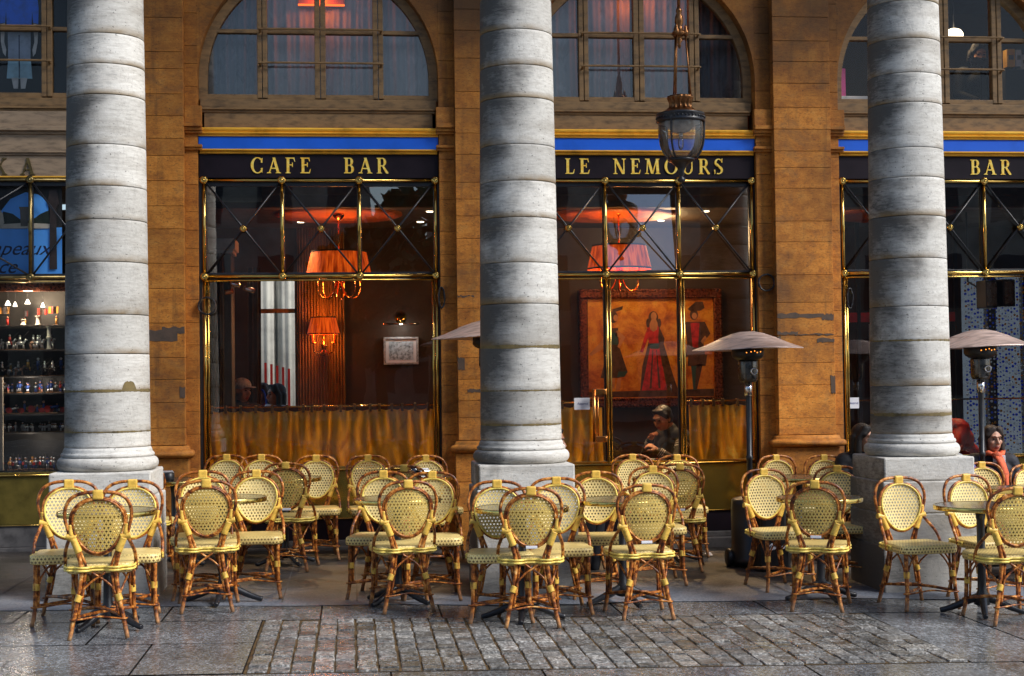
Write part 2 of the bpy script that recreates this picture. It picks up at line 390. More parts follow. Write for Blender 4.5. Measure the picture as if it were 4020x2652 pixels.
MAT.update(
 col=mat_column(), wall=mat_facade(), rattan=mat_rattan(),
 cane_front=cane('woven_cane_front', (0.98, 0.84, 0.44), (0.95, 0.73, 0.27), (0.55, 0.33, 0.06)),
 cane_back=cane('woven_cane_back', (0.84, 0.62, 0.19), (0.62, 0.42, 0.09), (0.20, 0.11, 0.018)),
 cane_seat=cane('woven_cane_seat', (0.97, 0.80, 0.36), (0.92, 0.68, 0.21), (0.55, 0.34, 0.07), True),
 wrap=simple('cane_wrapping', (0.84, 0.52, 0.085), 0.45, 0, 0.25, 30),
 piping=simple('cane_piping', (0.92, 0.69, 0.15), 0.4, 0, 0.3, 22),
 upperglass=mat_glass('upper_window_glass', (0.92, 0.93, 0.93), 1.75), showglass=mat_glass('clear_window_glass', (0.97, 0.97, 0.97), 1.38), lowglass=mat_glass('lower_window_glass', (0.96, 0.96, 0.95), 1.8, 0.0, 0.04), glass=mat_glass('shop_glass', (0.94, 0.95, 0.94), 2.5, 0.0, 0.04), clear=mat_frost(),
 tumbler=mat_glass('tumbler_glass', (0.9, 0.92, 0.94), 1.8, 0.02),
 shelfglass=mat_glass('shelf_glass', (0.55, 0.62, 0.62), 1.6, 0.05),
 brass=mat_metal('polished_brass', (0.66, 0.43, 0.115), 0.14, 0.18, 6), lettergold=simple('dull_gold_letters', (0.085, 0.058, 0.010), 0.4), oldbrass=mat_metal('dull_brass', (0.23, 0.17, 0.07), 0.35),
 brass_panel=None, iron=simple('black_iron', (0.018, 0.019, 0.024), 0.35, 0.0, 0.3, 30), steel=mat_metal('brushed_steel', (0.13, 0.125, 0.12), 0.28), bronze=mat_metal('dark_bronze', (0.24, 0.11, 0.045), 0.35),
 chrome=mat_metal('chrome', (0.75, 0.75, 0.76), 0.12, 0.1), black=simple('black_plastic', (0.012, 0.012, 0.014), 0.4, 0, 0.3, 10),
 sign=simple('aubergine_enamel', (0.012, 0.007, 0.012), 0.5, 0, 0.3, 3, obj=False, spec=0.2), blue=simple('royal_blue_paint', (0.001, 0.115, 0.72), 0.45, 0, 0.12, 3, obj=False),
 gilt=mat_gilt(), ochre=simple('ochre_gilt_moulding', (0.98, 0.50, 0.05), 0.38, 0.05, 0.25, 6, obj=False),
 taupe=simple('worn_taupe_paint', (0.25, 0.145, 0.058), 0.6, 0, 0.35, 9, 0.25, 40, obj=False, stretch=(1, 1, 3)),
 olive=simple('olive_gold_paint', (0.20, 0.15, 0.03), 0.25, 0.35, 0.35, 3, obj=False),
 fascia=simple('shop_fascia_paint', (0.34, 0.24, 0.15), 0.6, 0, 0.3, 7, 0.2, 40, obj=False, stretch=(1, 1, 4)),
 cement=simple('grey_cement_patch', (0.105, 0.070, 0.050), 0.85, 0, 0.25, 12, 0.3, 60, obj=False),
 granite=mat_granite('wet_granite', (0.034, 0.037, 0.041), (0.142, 0.153, 0.168), (0.42, 0.44, 0.47)),
 sett=mat_granite('granite_sett', (0.028, 0.028, 0.028), (0.155, 0.156, 0.155), (0.54, 0.54, 0.53), (0.14, 0.5)),
 repair=simple('olive_repair_mortar', (0.17, 0.125, 0.050), 0.85, 0, 0.4, 14, 0.3, 50, obj=False), mortar=simple('ochre_mortar', (0.095, 0.055, 0.018), 0.7, 0, 0.5, 12, 0.5, 60, obj=False), joint=simple('dark_joint', (0.012, 0.011, 0.010), 0.5, obj=False),
 terrace=mat_terrace(), stone_step=simple('grey_stone_step', (0.12, 0.11, 0.105), 0.7, 0, 0.35, 9, 0.3, 40, obj=False),
 marble=simple('dark_marble', (0.09, 0.085, 0.07), 0.14, 0, 0.6, 14), rim=mat_metal('brass_rim', (0.70, 0.52, 0.16), 0.18, 0.25, 30),
 hood=simple('heater_hood_aluminium', (0.56, 0.42, 0.365), 0.4, 0.3, 0.35, 6, 0.1, 9, stretch=(1, 5, 1)), 
 curtain=mat_fold('gold_satin', (0.62, 0.26, 0.014), (0.90, 0.46, 0.035), (1.0, 0.72, 0.16), 0.32, 0.50),
 net=mat_fold('net_curtain', (0.46, 0.43, 0.40), (0.64, 0.61, 0.57), (0.80, 0.77, 0.73), 0.8), netdark=mat_fold('shaded_net_curtain', (0.14, 0.15, 0.17), (0.25, 0.27, 0.30), (0.38, 0.40, 0.44), 0.8),  # second net is a shaded copy, its shade put into the colour
 drape=mat_fold('brown_drape', (0.10, 0.050, 0.014), (0.22, 0.115, 0.032), (0.34, 0.19, 0.06), 0.7), darkdrape=mat_fold('dark_velvet', (0.010, 0.006, 0.004), (0.025, 0.015, 0.008), (0.055, 0.035, 0.018), 0.7),
 shade=mat_shade('pleated_silk_shade', (1.0, 0.17, 0.012), (0.75, 0.04, 0.001), 0.85),
 copper=mat_metal('copper_brass', (0.70, 0.30, 0.09), 0.2), ember=emit('glowing_ember', (1.0, 0.30, 0.04), 3.0), bulb=emit('lit_bulb', (1.0, 0.72, 0.36), 9.0), tubelamp=emit('orange_tube_lamp', (1.0, 0.14, 0.004), 2.2), warmlamp=emit('opal_lamp', (1.0, 0.80, 0.52), 6.0), whitelamp=emit('white_shop_lamp', (1.0, 0.86, 0.70), 4.0),
 ceil=simple('brown_ceiling', (0.050, 0.030, 0.016), 0.6, obj=False), wallin=simple('maroon_wall', (0.034, 0.017, 0.009), 0.6, obj=False), floorin=simple('dark_parquet', (0.03, 0.018, 0.010), 0.4, obj=False),
 beam=simple('pale_beam', (0.16, 0.145, 0.12), 0.6, obj=False), orange_ceiling=simple('orange_ceiling_rose', (0.50, 0.12, 0.012), 0.6, obj=False),
 canvas=mat_canvas(), frame_gilt=simple('carved_red_gilt', (0.16, 0.038, 0.008), 0.28, 0.5, 0.6, 40, 0.9, 70),
 white=simple('white_paper', (0.80, 0.80, 0.84), 0.7, 0, 0.05), whitestone=simple('white_plaster', (0.62, 0.59, 0.54), 0.6), ink=simple('blue_ink', (0.05, 0.06, 0.25), 0.7), 
 pale=simple('pale_stone', (0.68, 0.67, 0.60), 0.8, 0, 0.2, 4, obj=False), opposite=mat_opposite(),
 leaf=simple('tree_leaf', (0.05, 0.075, 0.02), 0.6), bark=simple('tree_bark', (0.06, 0.045, 0.03), 0.9),
 poster=simple('poster_blue', (0.10, 0.40, 1.0), 0.45, 0, 0.08, 4), navyink=simple('navy_lettering', (0.006, 0.012, 0.06), 0.5), darkgreen=simple('poster_trees', (0.012, 0.022, 0.012), 0.5), cream=simple('poster_cream', (0.50, 0.45, 0.36), 0.5), brown=simple('poster_brown', (0.035, 0.022, 0.018), 0.5),
 skin=simple('skin', (0.52, 0.26, 0.165), 0.5, 0, 0.12, 20), skin2=simple('tanned_skin', (0.44, 0.20, 0.11), 0.5, 0, 0.12, 20), lips=simple('lips', (0.35, 0.08, 0.06), 0.4), eye=simple('dark_eye', (0.012, 0.008, 0.006), 0.2),
 hair=simple('dark_hair', (0.010, 0.006, 0.005), 0.6, 0, 0.4, 60, 0.6, 120, stretch=(6, 6, 1)), hair2=simple('brown_hair', (0.022, 0.010, 0.006), 0.6, 0, 0.4, 60, 0.6, 120, stretch=(6, 6, 1)), hair3=simple('greying_hair', (0.035, 0.035, 0.038), 0.4, 0, 0.6, 40, 0.5, 120),
 coat=simple('black_coat', (0.008, 0.008, 0.011), 0.7, 0, 0.4, 14, 0.5, 30), navy=simple('navy_coat', (0.010, 0.012, 0.024), 0.7, 0, 0.4, 14, 0.5, 40), scarf=simple('coral_scarf', (0.85, 0.15, 0.055), 0.7, 0, 0.4, 30, 0.5, 60), red=simple('red_coat', (0.62, 0.012, 0.010), 0.6, 0, 0.3, 8, 0.4, 20), bluec=simple('cobalt_jacket', (0.008, 0.035, 0.30), 0.6, 0, 0.25, 10, 0.4, 30), greyk=simple('grey_knit', (0.38, 0.40, 0.44), 0.8, 0, 0.4, 50, 0.6, 90), jersey=simple('charcoal_jersey', (0.018, 0.018, 0.020), 0.8, 0, 0.3, 30), stripe=simple('white_stripe', (0.55, 0.54, 0.52), 0.8), shirt=simple('white_shirt', (0.7, 0.72, 0.76), 0.7), jeans=simple('dark_trousers', (0.012, 0.014, 0.02), 0.8),
 pewter=mat_metal('pewter', (0.68, 0.70, 0.75), 0.3), paintred=simple('painted_red', (0.42, 0.02, 0.012), 0.4), paintblue=simple('painted_blue', (0.02, 0.06, 0.25), 0.4), paintdark=simple('painted_dark', (0.03, 0.02, 0.018), 0.4), paintgold=simple('painted_gold', (0.55, 0.26, 0.04), 0.35), wood=simple('small_wood_base', (0.16, 0.07, 0.022), 0.4),
 pink=simple('pink_card', (0.62, 0.06, 0.24), 0.6), sweater=simple('blue_sweater_print', (0.02, 0.17, 0.90), 0.6), trouser=simple('grey_blue_print', (0.34, 0.40, 0.50), 0.6), teal=simple('pale_teal_print', (0.36, 0.60, 0.70), 0.6),
 beadb=mat_bead('blue_glass_bead', (0.03, 0.18, 0.95)), beadw=mat_bead('white_glass_bead', (0.85, 0.92, 0.96)), bluewall=simple('blue_grey_wall', (0.045, 0.065, 0.09), 0.7, obj=False), beada=mat_bead('amber_glass_bead', (0.75, 0.45, 0.06)),
 dress=simple('painted_crimson_dress', (0.62, 0.03, 0.02), 0.4, 0, 0.5, 14), pskin=simple('painted_skin', (0.60, 0.28, 0.10), 0.4), pdark=simple('painted_umber', (0.10, 0.050, 0.026), 0.4, 0, 0.5, 14), pteal=simple('painted_teal', (0.03, 0.09, 0.08), 0.4), printgrey=simple('engraving_grey', (0.42, 0.52, 0.62), 0.4, 0, 0.7, 30),
)
def mat_bulkhead():
    t = NT('brassy_bulkhead'); p = t.pos()
    f = t.noise(t.map(p, (0.6, 1, 0.6)), 1.6, 4)
    c = t.ramp(f, [(0.3, (0.22, 0.16, 0.035)), (0.7, (0.42, 0.33, 0.075))])
    return t.done(t.pbr(c, 0.16, 0.85, t.bump(t.noise(p, 3, 2), 0.06, 0.02)))
MAT['brass_panel'] = mat_bulkhead()
# ------------------------------------------------------------------ ground
def make_ground():
    def q(m, x0, x1, y0, y1, dz, mi, tone):
        n = m.mark()
        m.face([(x0, y0, ground(x0)+dz), (x1, y0, ground(x1)+dz), (x1, y1, ground(x1)+dz), (x0, y1, ground(x0)+dz)], mi)
        m.vals(n, tone)
    m = MB()
    q(m, -160, 160, -170, 0.4, -0.010, 1, 0.5)
    g = 0.006
    rows = [(-3.92, -3.30, [-9, -7.4, -5.9, -4.6, -3.1, -1.75, -0.55, 0.35, 1.325, 2.09, 3.25, 4.25, 5.42, 6.6, 8.1, 9.6, 11, 14]),
            (-4.72, -3.92, [-9, -7, -5.2, -3.6, -2.2, -1.1, 0.03, 0.97]), (-5.62, -4.72, [-9, -6.6, -4.4, -2.6, -1.5, -0.55, 0.40, 0.97]),
            (-5.45, -3.92, [4.82, 5.42, 6.7, 8.2, 9.8, 11.5, 14]),
            (-6.9, -5.64, [-9, -6.9, -5, -3.4, -2.0, -0.9, 0.10, 1.72, 2.50, 3.9, 5.1, 6.3, 8, 10, 12, 14])]
    y = -6.9
    while y > -24:
        h = random.uniform(1.0, 1.5); xs = [-12.0]
        while xs[-1] < 16: xs.append(xs[-1]+random.uniform(1.0, 1.9))
        rows.append((y-h, y, xs)); y -= h
    rows.append((-5.64, -5.45, [4.82, 6.2, 7.9, 9.3, 11, 14]))
    for y0, y1, xs in rows:
        for a, b in zip(xs[:-1], xs[1:]):
            q(m, a+g, b-g, y0+g, y1-g, random.uniform(-0.0012, 0.0012), 0, random.uniform(0.3, 0.62))
    struct(m.build('granite_pavement', [MAT['granite'], MAT['joint']]))
    # setts laid in courses in the carriage crossing
    m = MB()
    q(m, 0.97, 4.82, -5.62, -3.92, -0.003, 1, 0.5)
    x = 0.985; w = 0.1128
    while x < 4.79:
        yy = -5.61 + random.uniform(-0.05, 0.02); dx = random.uniform(-0.004, 0.004)
        while yy < -3.93:
            L = random.choice((0.105, 0.12, 0.14, 0.16, 0.18)); y1 = min(yy+L, -3.93)
            a = max(yy, -5.612)
            if y1-a > 0.04:
                n = m.mark(); z = ground(x) + random.uniform(-0.0045, 0.0045); j = random.uniform(-0.004, 0.004)
                e = 0.007; x0, x1 = x+0.003+dx+j, x+w-0.008+dx+j; b = y1-0.008
                top = [(x0+e, a+e, z+0.004), (x1-e, a+e, z+0.004), (x1-e, b-e, z+0.004), (x0+e, b-e, z+0.004)]
                mid = [(x0+.002, a+.002, z+0.002), (x1-.002, a+.002, z+0.002), (x1-.002, b-.002, z+0.002), (x0+.002, b-.002, z+0.002)]
                bot = [(x0, a, z-0.012), (x1, a, z-0.012), (x1, b, z-0.012), (x0, b, z-0.012)]
                m.rings([bot, mid, top], 0, False, True, False)
                m.vals(n, min(0.98, max(0.02, random.gauss(0.5, 0.27))))
            yy += L
        x += w
    struct(m.build('cobbled_crossing', [MAT['sett'], MAT['mortar']]))
    # terrace under the arcade, a long sheet with an uneven front edge and joints
    m = MB(); N = 120; fr = []; bk = []
    for i in range(N+1):
        xx = -9 + 23*i/N
        fr.append(m.bm.verts.new((xx, -3.36 + 0.05*math.sin(xx*1.7)+0.03*math.sin(xx*4.1), ground(xx)+0.004)))
        bk.append(m.bm.verts.new((xx, 0.10, ground(xx)+0.004)))
    for i in range(N): m.bm.faces.new((fr[i], fr[i+1], bk[i+1], bk[i]))
    n = m.mark()
    for xx in (-2.6, -0.9, 1.05, 1.55, 3.0, 4.6, 6.1, 7.6):
        m.face([(xx, -3.2, ground(xx)+0.008), (xx+0.010, -3.2, ground(xx)+0.008), (xx+0.010, -0.1, ground(xx)+0.008), (xx, -0.1, ground(xx)+0.008)], 1)
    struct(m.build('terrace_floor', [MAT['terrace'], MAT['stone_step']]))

# ------------------------------------------------------------------ columns
def make_column(k, label):
    cx, cy = -0.164 + BAY*k, -2.682
    g = ground(cx)
    t = thing('stone_column', label, 'column', (cx, cy, 0), 0, 'unfluted stone columns of the arcade')
    m = MB(); joints = [1.03, 1.141, 1.392, 1.705, 1.957, 2.271, 2.583, 2.851, 3.122, 3.429, 3.673, 3.912, 4.17, 4.44, 4.73, 5.02, 5.32, 5.6, 5.9, 6.2, 6.5, 6.8, 7.1, 7.4, 7.7, 8.0, 8.3, 8.62]
    rnd = random.Random(40+k)
    joints = [joints[0]] + [j+rnd.uniform(-0.035, 0.035) + 0.01*k for j in joints[1:]]
    def rad(z): return 0.292 - 0.0095*(z-1.03) - 0.0012*min(9, max(0, z-2.4)**2)
    for a, b in zip(joints[:-1], joints[1:]):
        tone = rnd.uniform(0.1, 1.0); prof = []
        zs = [a+0.002, a+0.006] + [a+(b-a)*f for f in (0.1, 0.25, 0.4, 0.55, 0.7, 0.82, 0.92)] + [b-0.006, b-0.002]
        for i, z in enumerate(zs):
            d = 0.0022 if i in (0, len(zs)-1) else 0.0
            n = m.mark()
            prof.append((rad(z)-d, z))
        n = m.mark(); m.lathe(prof, 64, (0, 0, 0), 0, True)
        m.bm.verts.ensure_lookup_table()
        for i in range(n, len(m.bm.verts)):
            v = m.bm.verts[i]; v[m.at] = tone; v[m.at2] = min(1, max(0, (v.co.z-a)/(b-a)))
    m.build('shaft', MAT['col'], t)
    m = MB()
    n = m.mark()
    pr = [(0.286, 1.03), (0.292, 1.028), (0.300, 1.015), (0.303, 1.008), (0.303, 0.995), (0.312, 0.99), (0.318, 0.982), (0.318, 0.972), (0.316, 0.966)]
    for i in range(0, 13):
        a = PI/2 - PI*i/12; pr.append((0.305+0.041*math.cos(a), 0.916+0.046*math.sin(a)))
    pr.append((0.25, 0.868))
    m.lathe(pr, 64, (0, 0, 0), 0, True); m.vals(n, 0.75, 0.35)
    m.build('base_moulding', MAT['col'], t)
    m = MB(); n = m.mark()
    pt = 0.868
    m.box(-0.337, 0.337, -0.345, 0.345, 0.70, pt, 0, 0.012); m.vals(n, 0.85, 0.25); n = m.mark()
    m.box(-0.352, 0.352, -0.360, 0.360, 0.47, 0.698, 0, 0.010); m.vals(n, 0.6, 0.3); n = m.mark()
    m.box(-0.354, 0.354, -0.362, 0.362, 0.24, 0.468, 0, 0.010); m.vals(n, 0.5, 0.55); n = m.mark()
    m.box(-0.358, 0.358, -0.366, 0.366, g-0.05, 0.238, 0, 0.012); m.vals(n, 0.3, 0.93)
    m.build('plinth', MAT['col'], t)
    # ochre mortar of old repairs round a few joints, ragged, with a squarer patch on one side
    jz = {0: [(7, .022, 0.9), (9, .012, 0.0)], 1: [(3, .030, 0.0), (2, .012, 0.0), (1, .018, 0.0)], 2: [(3, .016, 0.0), (1, .030, 0.0), (6, .010, 0.0)]}[k]
    jz = {0: [(2, .020, 0.10), (1, .012, 0.0)], 1: [(3, .026, 0.0), (2, .010, 0.0), (1, .014, 0.0)], 2: [(3, .013, 0.0), (1, .024, 0.0)]}[k]
    for ji, th, patch in jz:
        m = MB(); z = joints[ji]; N = 90; lo = []; hi = []; a0, a1 = math.radians(-175), math.radians(10)
        for i in range(N+1):
            a = a0+(a1-a0)*i/N; r = rad(z)+0.0016; w = th*(0.55+0.45*math.sin(a*2.3+ji)**2)+rnd.uniform(-0.004, 0.004); up = w
            if patch and math.radians(-62) < a < math.radians(-40): up = w+patch*(1-abs((a-math.radians(-51))/math.radians(11))**4)+rnd.uniform(-.004, .004)
            lo.append(m.bm.verts.new((r*math.cos(a), r*math.sin(a), z-w*0.5))); hi.append(m.bm.verts.new(((rad(z+up*0.6)+0.0016)*math.cos(a), (rad(z+up*0.6)+0.0016)*math.sin(a), z+up*0.6)))
        for i in range(N): m.bm.faces.new((lo[i], lo[i+1], hi[i+1], hi[i]))
        m.build('repair_mortar', MAT['repair'], t)
    return t

# ------------------------------------------------------------------ lettering
def stroke_letters(m, text, x, z, h, depth, y, mi=0, gap=0.28, space=1.0, w=1.0):
    """serifed capitals drawn as strokes, each letter a few thin slabs; x is the left edge, z the baseline"""
    T, t, S = 0.17, 0.075, 0.055
    def quad(a, b, wa, wb=None, off=0):
        wb = wa if wb is None else wb
        return [(a[0]-wa/2, a[1]), (a[0]+wa/2, a[1]), (b[0]+wb/2, b[1]), (b[0]-wb/2, b[1])]
    def hbar(x0, x1, z0, z1): return [(x0, z0), (x1, z0), (x1, z1), (x0, z1)]
    def serif(cx, z, up, wd=0.34):
        if up: return [(cx-wd/2, z-0.03), (cx-wd*0.2, z-S-0.02), (cx+wd*0.2, z-S-0.02), (cx+wd/2, z-0.03), (cx+wd/2, z), (cx-wd/2, z)]
        return [(cx-wd/2, z), (cx+wd/2, z), (cx+wd/2, z+0.03), (cx+wd*0.2, z+S+0.02), (cx-wd*0.2, z+S+0.02), (cx-wd/2, z+0.03)]
    def arc(cx, cz, rx, rz, a0, a1, th, thin, n=14):
        out = []
        for i in range(n):
            q = []
            for k in (i, i+1):
                a = math.radians(a0+(a1-a0)*k/n); f = abs(math.cos(a)); d = thin+(th-thin)*f
                q.append(((cx+rx*math.cos(a), cz+rz*math.sin(a)), (cx+(rx-d)*math.cos(a), cz+(rz-d*0.75)*math.sin(a))))
            out.append([q[0][0], q[1][0], q[1][1], q[0][1]])
        return out
    def glyph(c):
        if c == 'C': return 0.74, arc(0.42, 0.5, 0.42, 0.52, 48, 312, T, t, 18) + [[(0.62, 0.68), (0.72, 0.66), (0.74, 0.97), (0.66, 0.92)], [(0.64, 0.10), (0.72, 0.02), (0.74, 0.33), (0.63, 0.31)]]
        if c == 'A': return 0.84, [quad((0.13, 0), (0.44, 1), t), quad((0.70, 0), (0.42, 1), T), hbar(0.2, 0.62, 0.28, 0.35), serif(0.12, 0, False, 0.28), serif(0.70, 0, False, 0.34)]
        if c == 'F': return 0.66, [quad((0.19, 0), (0.19, 1), T), hbar(0.2, 0.60, 0.93, 1), [(0.52, 0.95), (0.60, 0.95), (0.64, 0.74), (0.60, 0.74)], hbar(0.2, 0.48, 0.50, 0.57), [(0.44, 0.40), (0.49, 0.40), (0.49, 0.68), (0.44, 0.68)], serif(0.19, 0, False), serif(0.15, 1, True, 0.26)]
        if c == 'E': return 0.70, [quad((0.19, 0), (0.19, 1), T), hbar(0.2, 0.60, 0.93, 1), [(0.53, 0.95), (0.60, 0.95), (0.63, 0.76), (0.59, 0.76)], hbar(0.2, 0.48, 0.50, 0.57), [(0.44, 0.40), (0.49, 0.40), (0.49, 0.68), (0.44, 0.68)], hbar(0.2, 0.62, 0, 0.07), [(0.55, 0.05), (0.63, 0.05), (0.68, 0.27), (0.64, 0.27)], serif(0.12, 0, False, 0.2), serif(0.12, 1, True, 0.2)]
        if c == 'L': return 0.66, [quad((0.19, 0), (0.19, 1), T), hbar(0.2, 0.58, 0, 0.07), [(0.51, 0.05), (0.59, 0.05), (0.64, 0.30), (0.60, 0.30)], serif(0.12, 0, False, 0.2), serif(0.19, 1, True)]
        if c == 'B': return 0.68, [quad((0.19, 0), (0.19, 1), T), hbar(0.2, 0.40, 0.93, 1), hbar(0.2, 0.40, 0.48, 0.55), hbar(0.2, 0.40, 0, 0.07), serif(0.12, 0, False, 0.2), serif(0.12, 1, True, 0.2)] + arc(0.38, 0.75, 0.23, 0.25, -90, 90, T, 0.07, 10) + arc(0.38, 0.265, 0.28, 0.275, -90, 90, T, 0.07, 10)
        if c == 'R': return 0.76, [quad((0.19, 0), (0.19, 1), T), hbar(0.2, 0.40, 0.93, 1), hbar(0.2, 0.40, 0.45, 0.52), serif(0.19, 0, False), serif(0.12, 1, True, 0.2), [(0.34, 0.48), (0.48, 0.48), (0.78, 0.03), (0.72, -0.02), (0.62, 0.0)]] + arc(0.38, 0.725, 0.25, 0.275, -90, 90, T, 0.07, 10)
        if c == 'N': return 0.84, [quad((0.14, 0), (0.14, 1), t), quad((0.66, 0), (0.13, 1), T*1.05), quad((0.70, 0), (0.70, 1), t), serif(0.14, 0, False, 0.28), serif(0.70, 1, True, 0.28), serif(0.06, 1, True, 0.16)]
        if c == 'M': return 1.0, [quad((0.11, 0), (0.18, 1), t), quad((0.47, 0.02), (0.20, 1), T), quad((0.49, 0.02), (0.78, 1), t), quad((0.84, 0), (0.79, 1), T), serif(0.11, 0, False, 0.26), serif(0.84, 0, False, 0.34), serif(0.10, 1, True, 0.2), serif(0.86, 1, True, 0.2)]
        if c == 'O': return 0.88, arc(0.44, 0.5, 0.44, 0.52, 0, 360, T, t, 26)
        if c == 'U': return 0.80, [quad((0.17, 0.3), (0.17, 1), T), quad((0.66, 0.3), (0.66, 1), t), serif(0.17, 1, True), serif(0.66, 1, True, 0.26)] + arc(0.39, 0.32, 0.305, 0.34, 180, 360, 0.13, 0.08, 12)
        if c == 'S': return 0.62, arc(0.32, 0.745, 0.27, 0.27, 35, 250, 0.13, 0.075, 12) + arc(0.30, 0.265, 0.29, 0.28, -115, 95, 0.13, 0.075, 12) + [[(0.16, 0.62), (0.24, 0.70), (0.53, 0.36), (0.42, 0.30)], [(0.49, 0.78), (0.55, 0.74), (0.56, 1.02), (0.50, 0.98)], [(0.03, 0.0), (0.09, 0.03), (0.07, 0.28), (0.01, 0.28)]]
        if c == 'X': return 0.84, [quad((0.70, 0), (0.16, 1), T), quad((0.12, 0), (0.68, 1), t), serif(0.12, 0, False, 0.26), serif(0.70, 0, False, 0.32), serif(0.16, 1, True, 0.32), serif(0.68, 1, True, 0.26)]
        return 0.4, []
    cx = x
    for ch in text:
        if ch == ' ':
            cx += space*h; continue
        wd, polys = glyph(ch)
        for i, p in enumerate(polys):
            pts = [(cx+a*h*w, z+b*h) for a, b in p]
            ar = sum(pts[k][0]*pts[(k+1) % len(pts)][1]-pts[(k+1) % len(pts)][0]*pts[k][1] for k in range(len(pts)))
            if ar < 0: pts = pts[::-1]
            m.prism(pts, y-depth-0.0004*i, y, mi)
        cx += (wd*w+gap)*h
    return cx-gap*h-x
def text_mesh(body, size, shear, mat, parent, name, x, y, z, extrude=0.001):
    cu = bpy.data.curves.new('tmp_text', 'FONT'); cu.body = body; cu.size = size; cu.shear = shear; cu.extrude = extrude
    o = bpy.data.objects.new('tmp_text', cu); C.objects.link(o)
    bpy.context.view_layer.update()
    me = bpy.data.meshes.new_from_object(o.evaluated_get(bpy.context.evaluated_depsgraph_get()))
    bpy.data.objects.remove(o)
    me.transform(Matrix.Rotation(PI/2, 4, 'X')); me.transform(Matrix.Translation((x, y, z)))
    me.materials.clear(); me.materials.append(mat); me.name = name
    r = bpy.data.objects.new(name, me); C.objects.link(r); r.parent = parent
    return r

# ------------------------------------------------------------------ the arcade building
L, R, AC, AZ, AR = 0.204, 2.328, 1.266, 4.18, 1.062
X0, MUL = 0.2504, 0.6816
ZU, ZB, ZC = 3.257, 2.404, 2.826
def arch_wall(par, bx):
    """spandrel above one bay with its round arch and the two narrow jamb strips"""
    e = empty_part('arch_wall', par)
    m = MB(); yf, yb = -0.06, 0.22; top = 6.95
    a0, a1 = bx+0.094, bx+2.468
    N = 40; arc = [(bx+AC-AR*math.cos(PI*i/N), AZ+AR*math.sin(PI*i/N)) for i in range(N+1)]
    # voussoir-toned spandrel cells
    for i in range(N):
        (xa, za), (xb, zb) = arc[i], arc[i+1]
        n = m.mark()
        m.face([(xa, yf, za), (xb, yf, zb), (xb, yf, top), (xa, yf, top)])
        m.face([(xa, yf, za), (xb, yf, zb), (xb, yb, zb), (xa, yb, za)])
        m.vals(n, 0.5)
    for s, (p, q) in enumerate(((a0, bx+L), (bx+R, a1))):
        z = -0.12; rnd = random.Random(int(bx*10)+s*7+3)
        while z < top:
            h = rnd.choice((0.16, 0.2, 0.24, 0.29)); z1 = min(z+h, top); n = m.mark()
            m.box(p, q, yf, yb, z, z1-0.003, 0, 0.002, seg=1); m.vals(n, rnd.uniform(0.25, 0.75)); z = z1
    m.build('wall_face', MAT['wall'], e)
    for p, q, s in ((a0-0.0, bx+0.246, 1), (bx+2.302, a1, -1)):
        m = MB(); n = m.mark()
        m.box(p, q, yf-0.055, yf-0.001, 3.752, 3.900, 0, 0.006)
        for k, (z0, z1, d) in enumerate(((3.715, 3.751, 0.075), (3.685, 3.714, 0.050), (3.662, 3.684, 0.030))):
            m.box(p, q, yf-d, yf-0.001, z0-0.0005, z1+0.0012, 0, 0.004)
        m.vals(n, 0.45)
        m.build('impost', MAT['wall'], e)
        m = MB(); n = m.mark()
        for z0, z1, d in ((3.538, 3.560, 0.045), (3.515, 3.537, 0.025)): m.box(p, q, yf-d, yf-0.001, z0-0.0005, z1+0.0012, 0, 0.004)
        m.vals(n, 0.45); m.build('string_moulding', MAT['wall'], e)
    return e
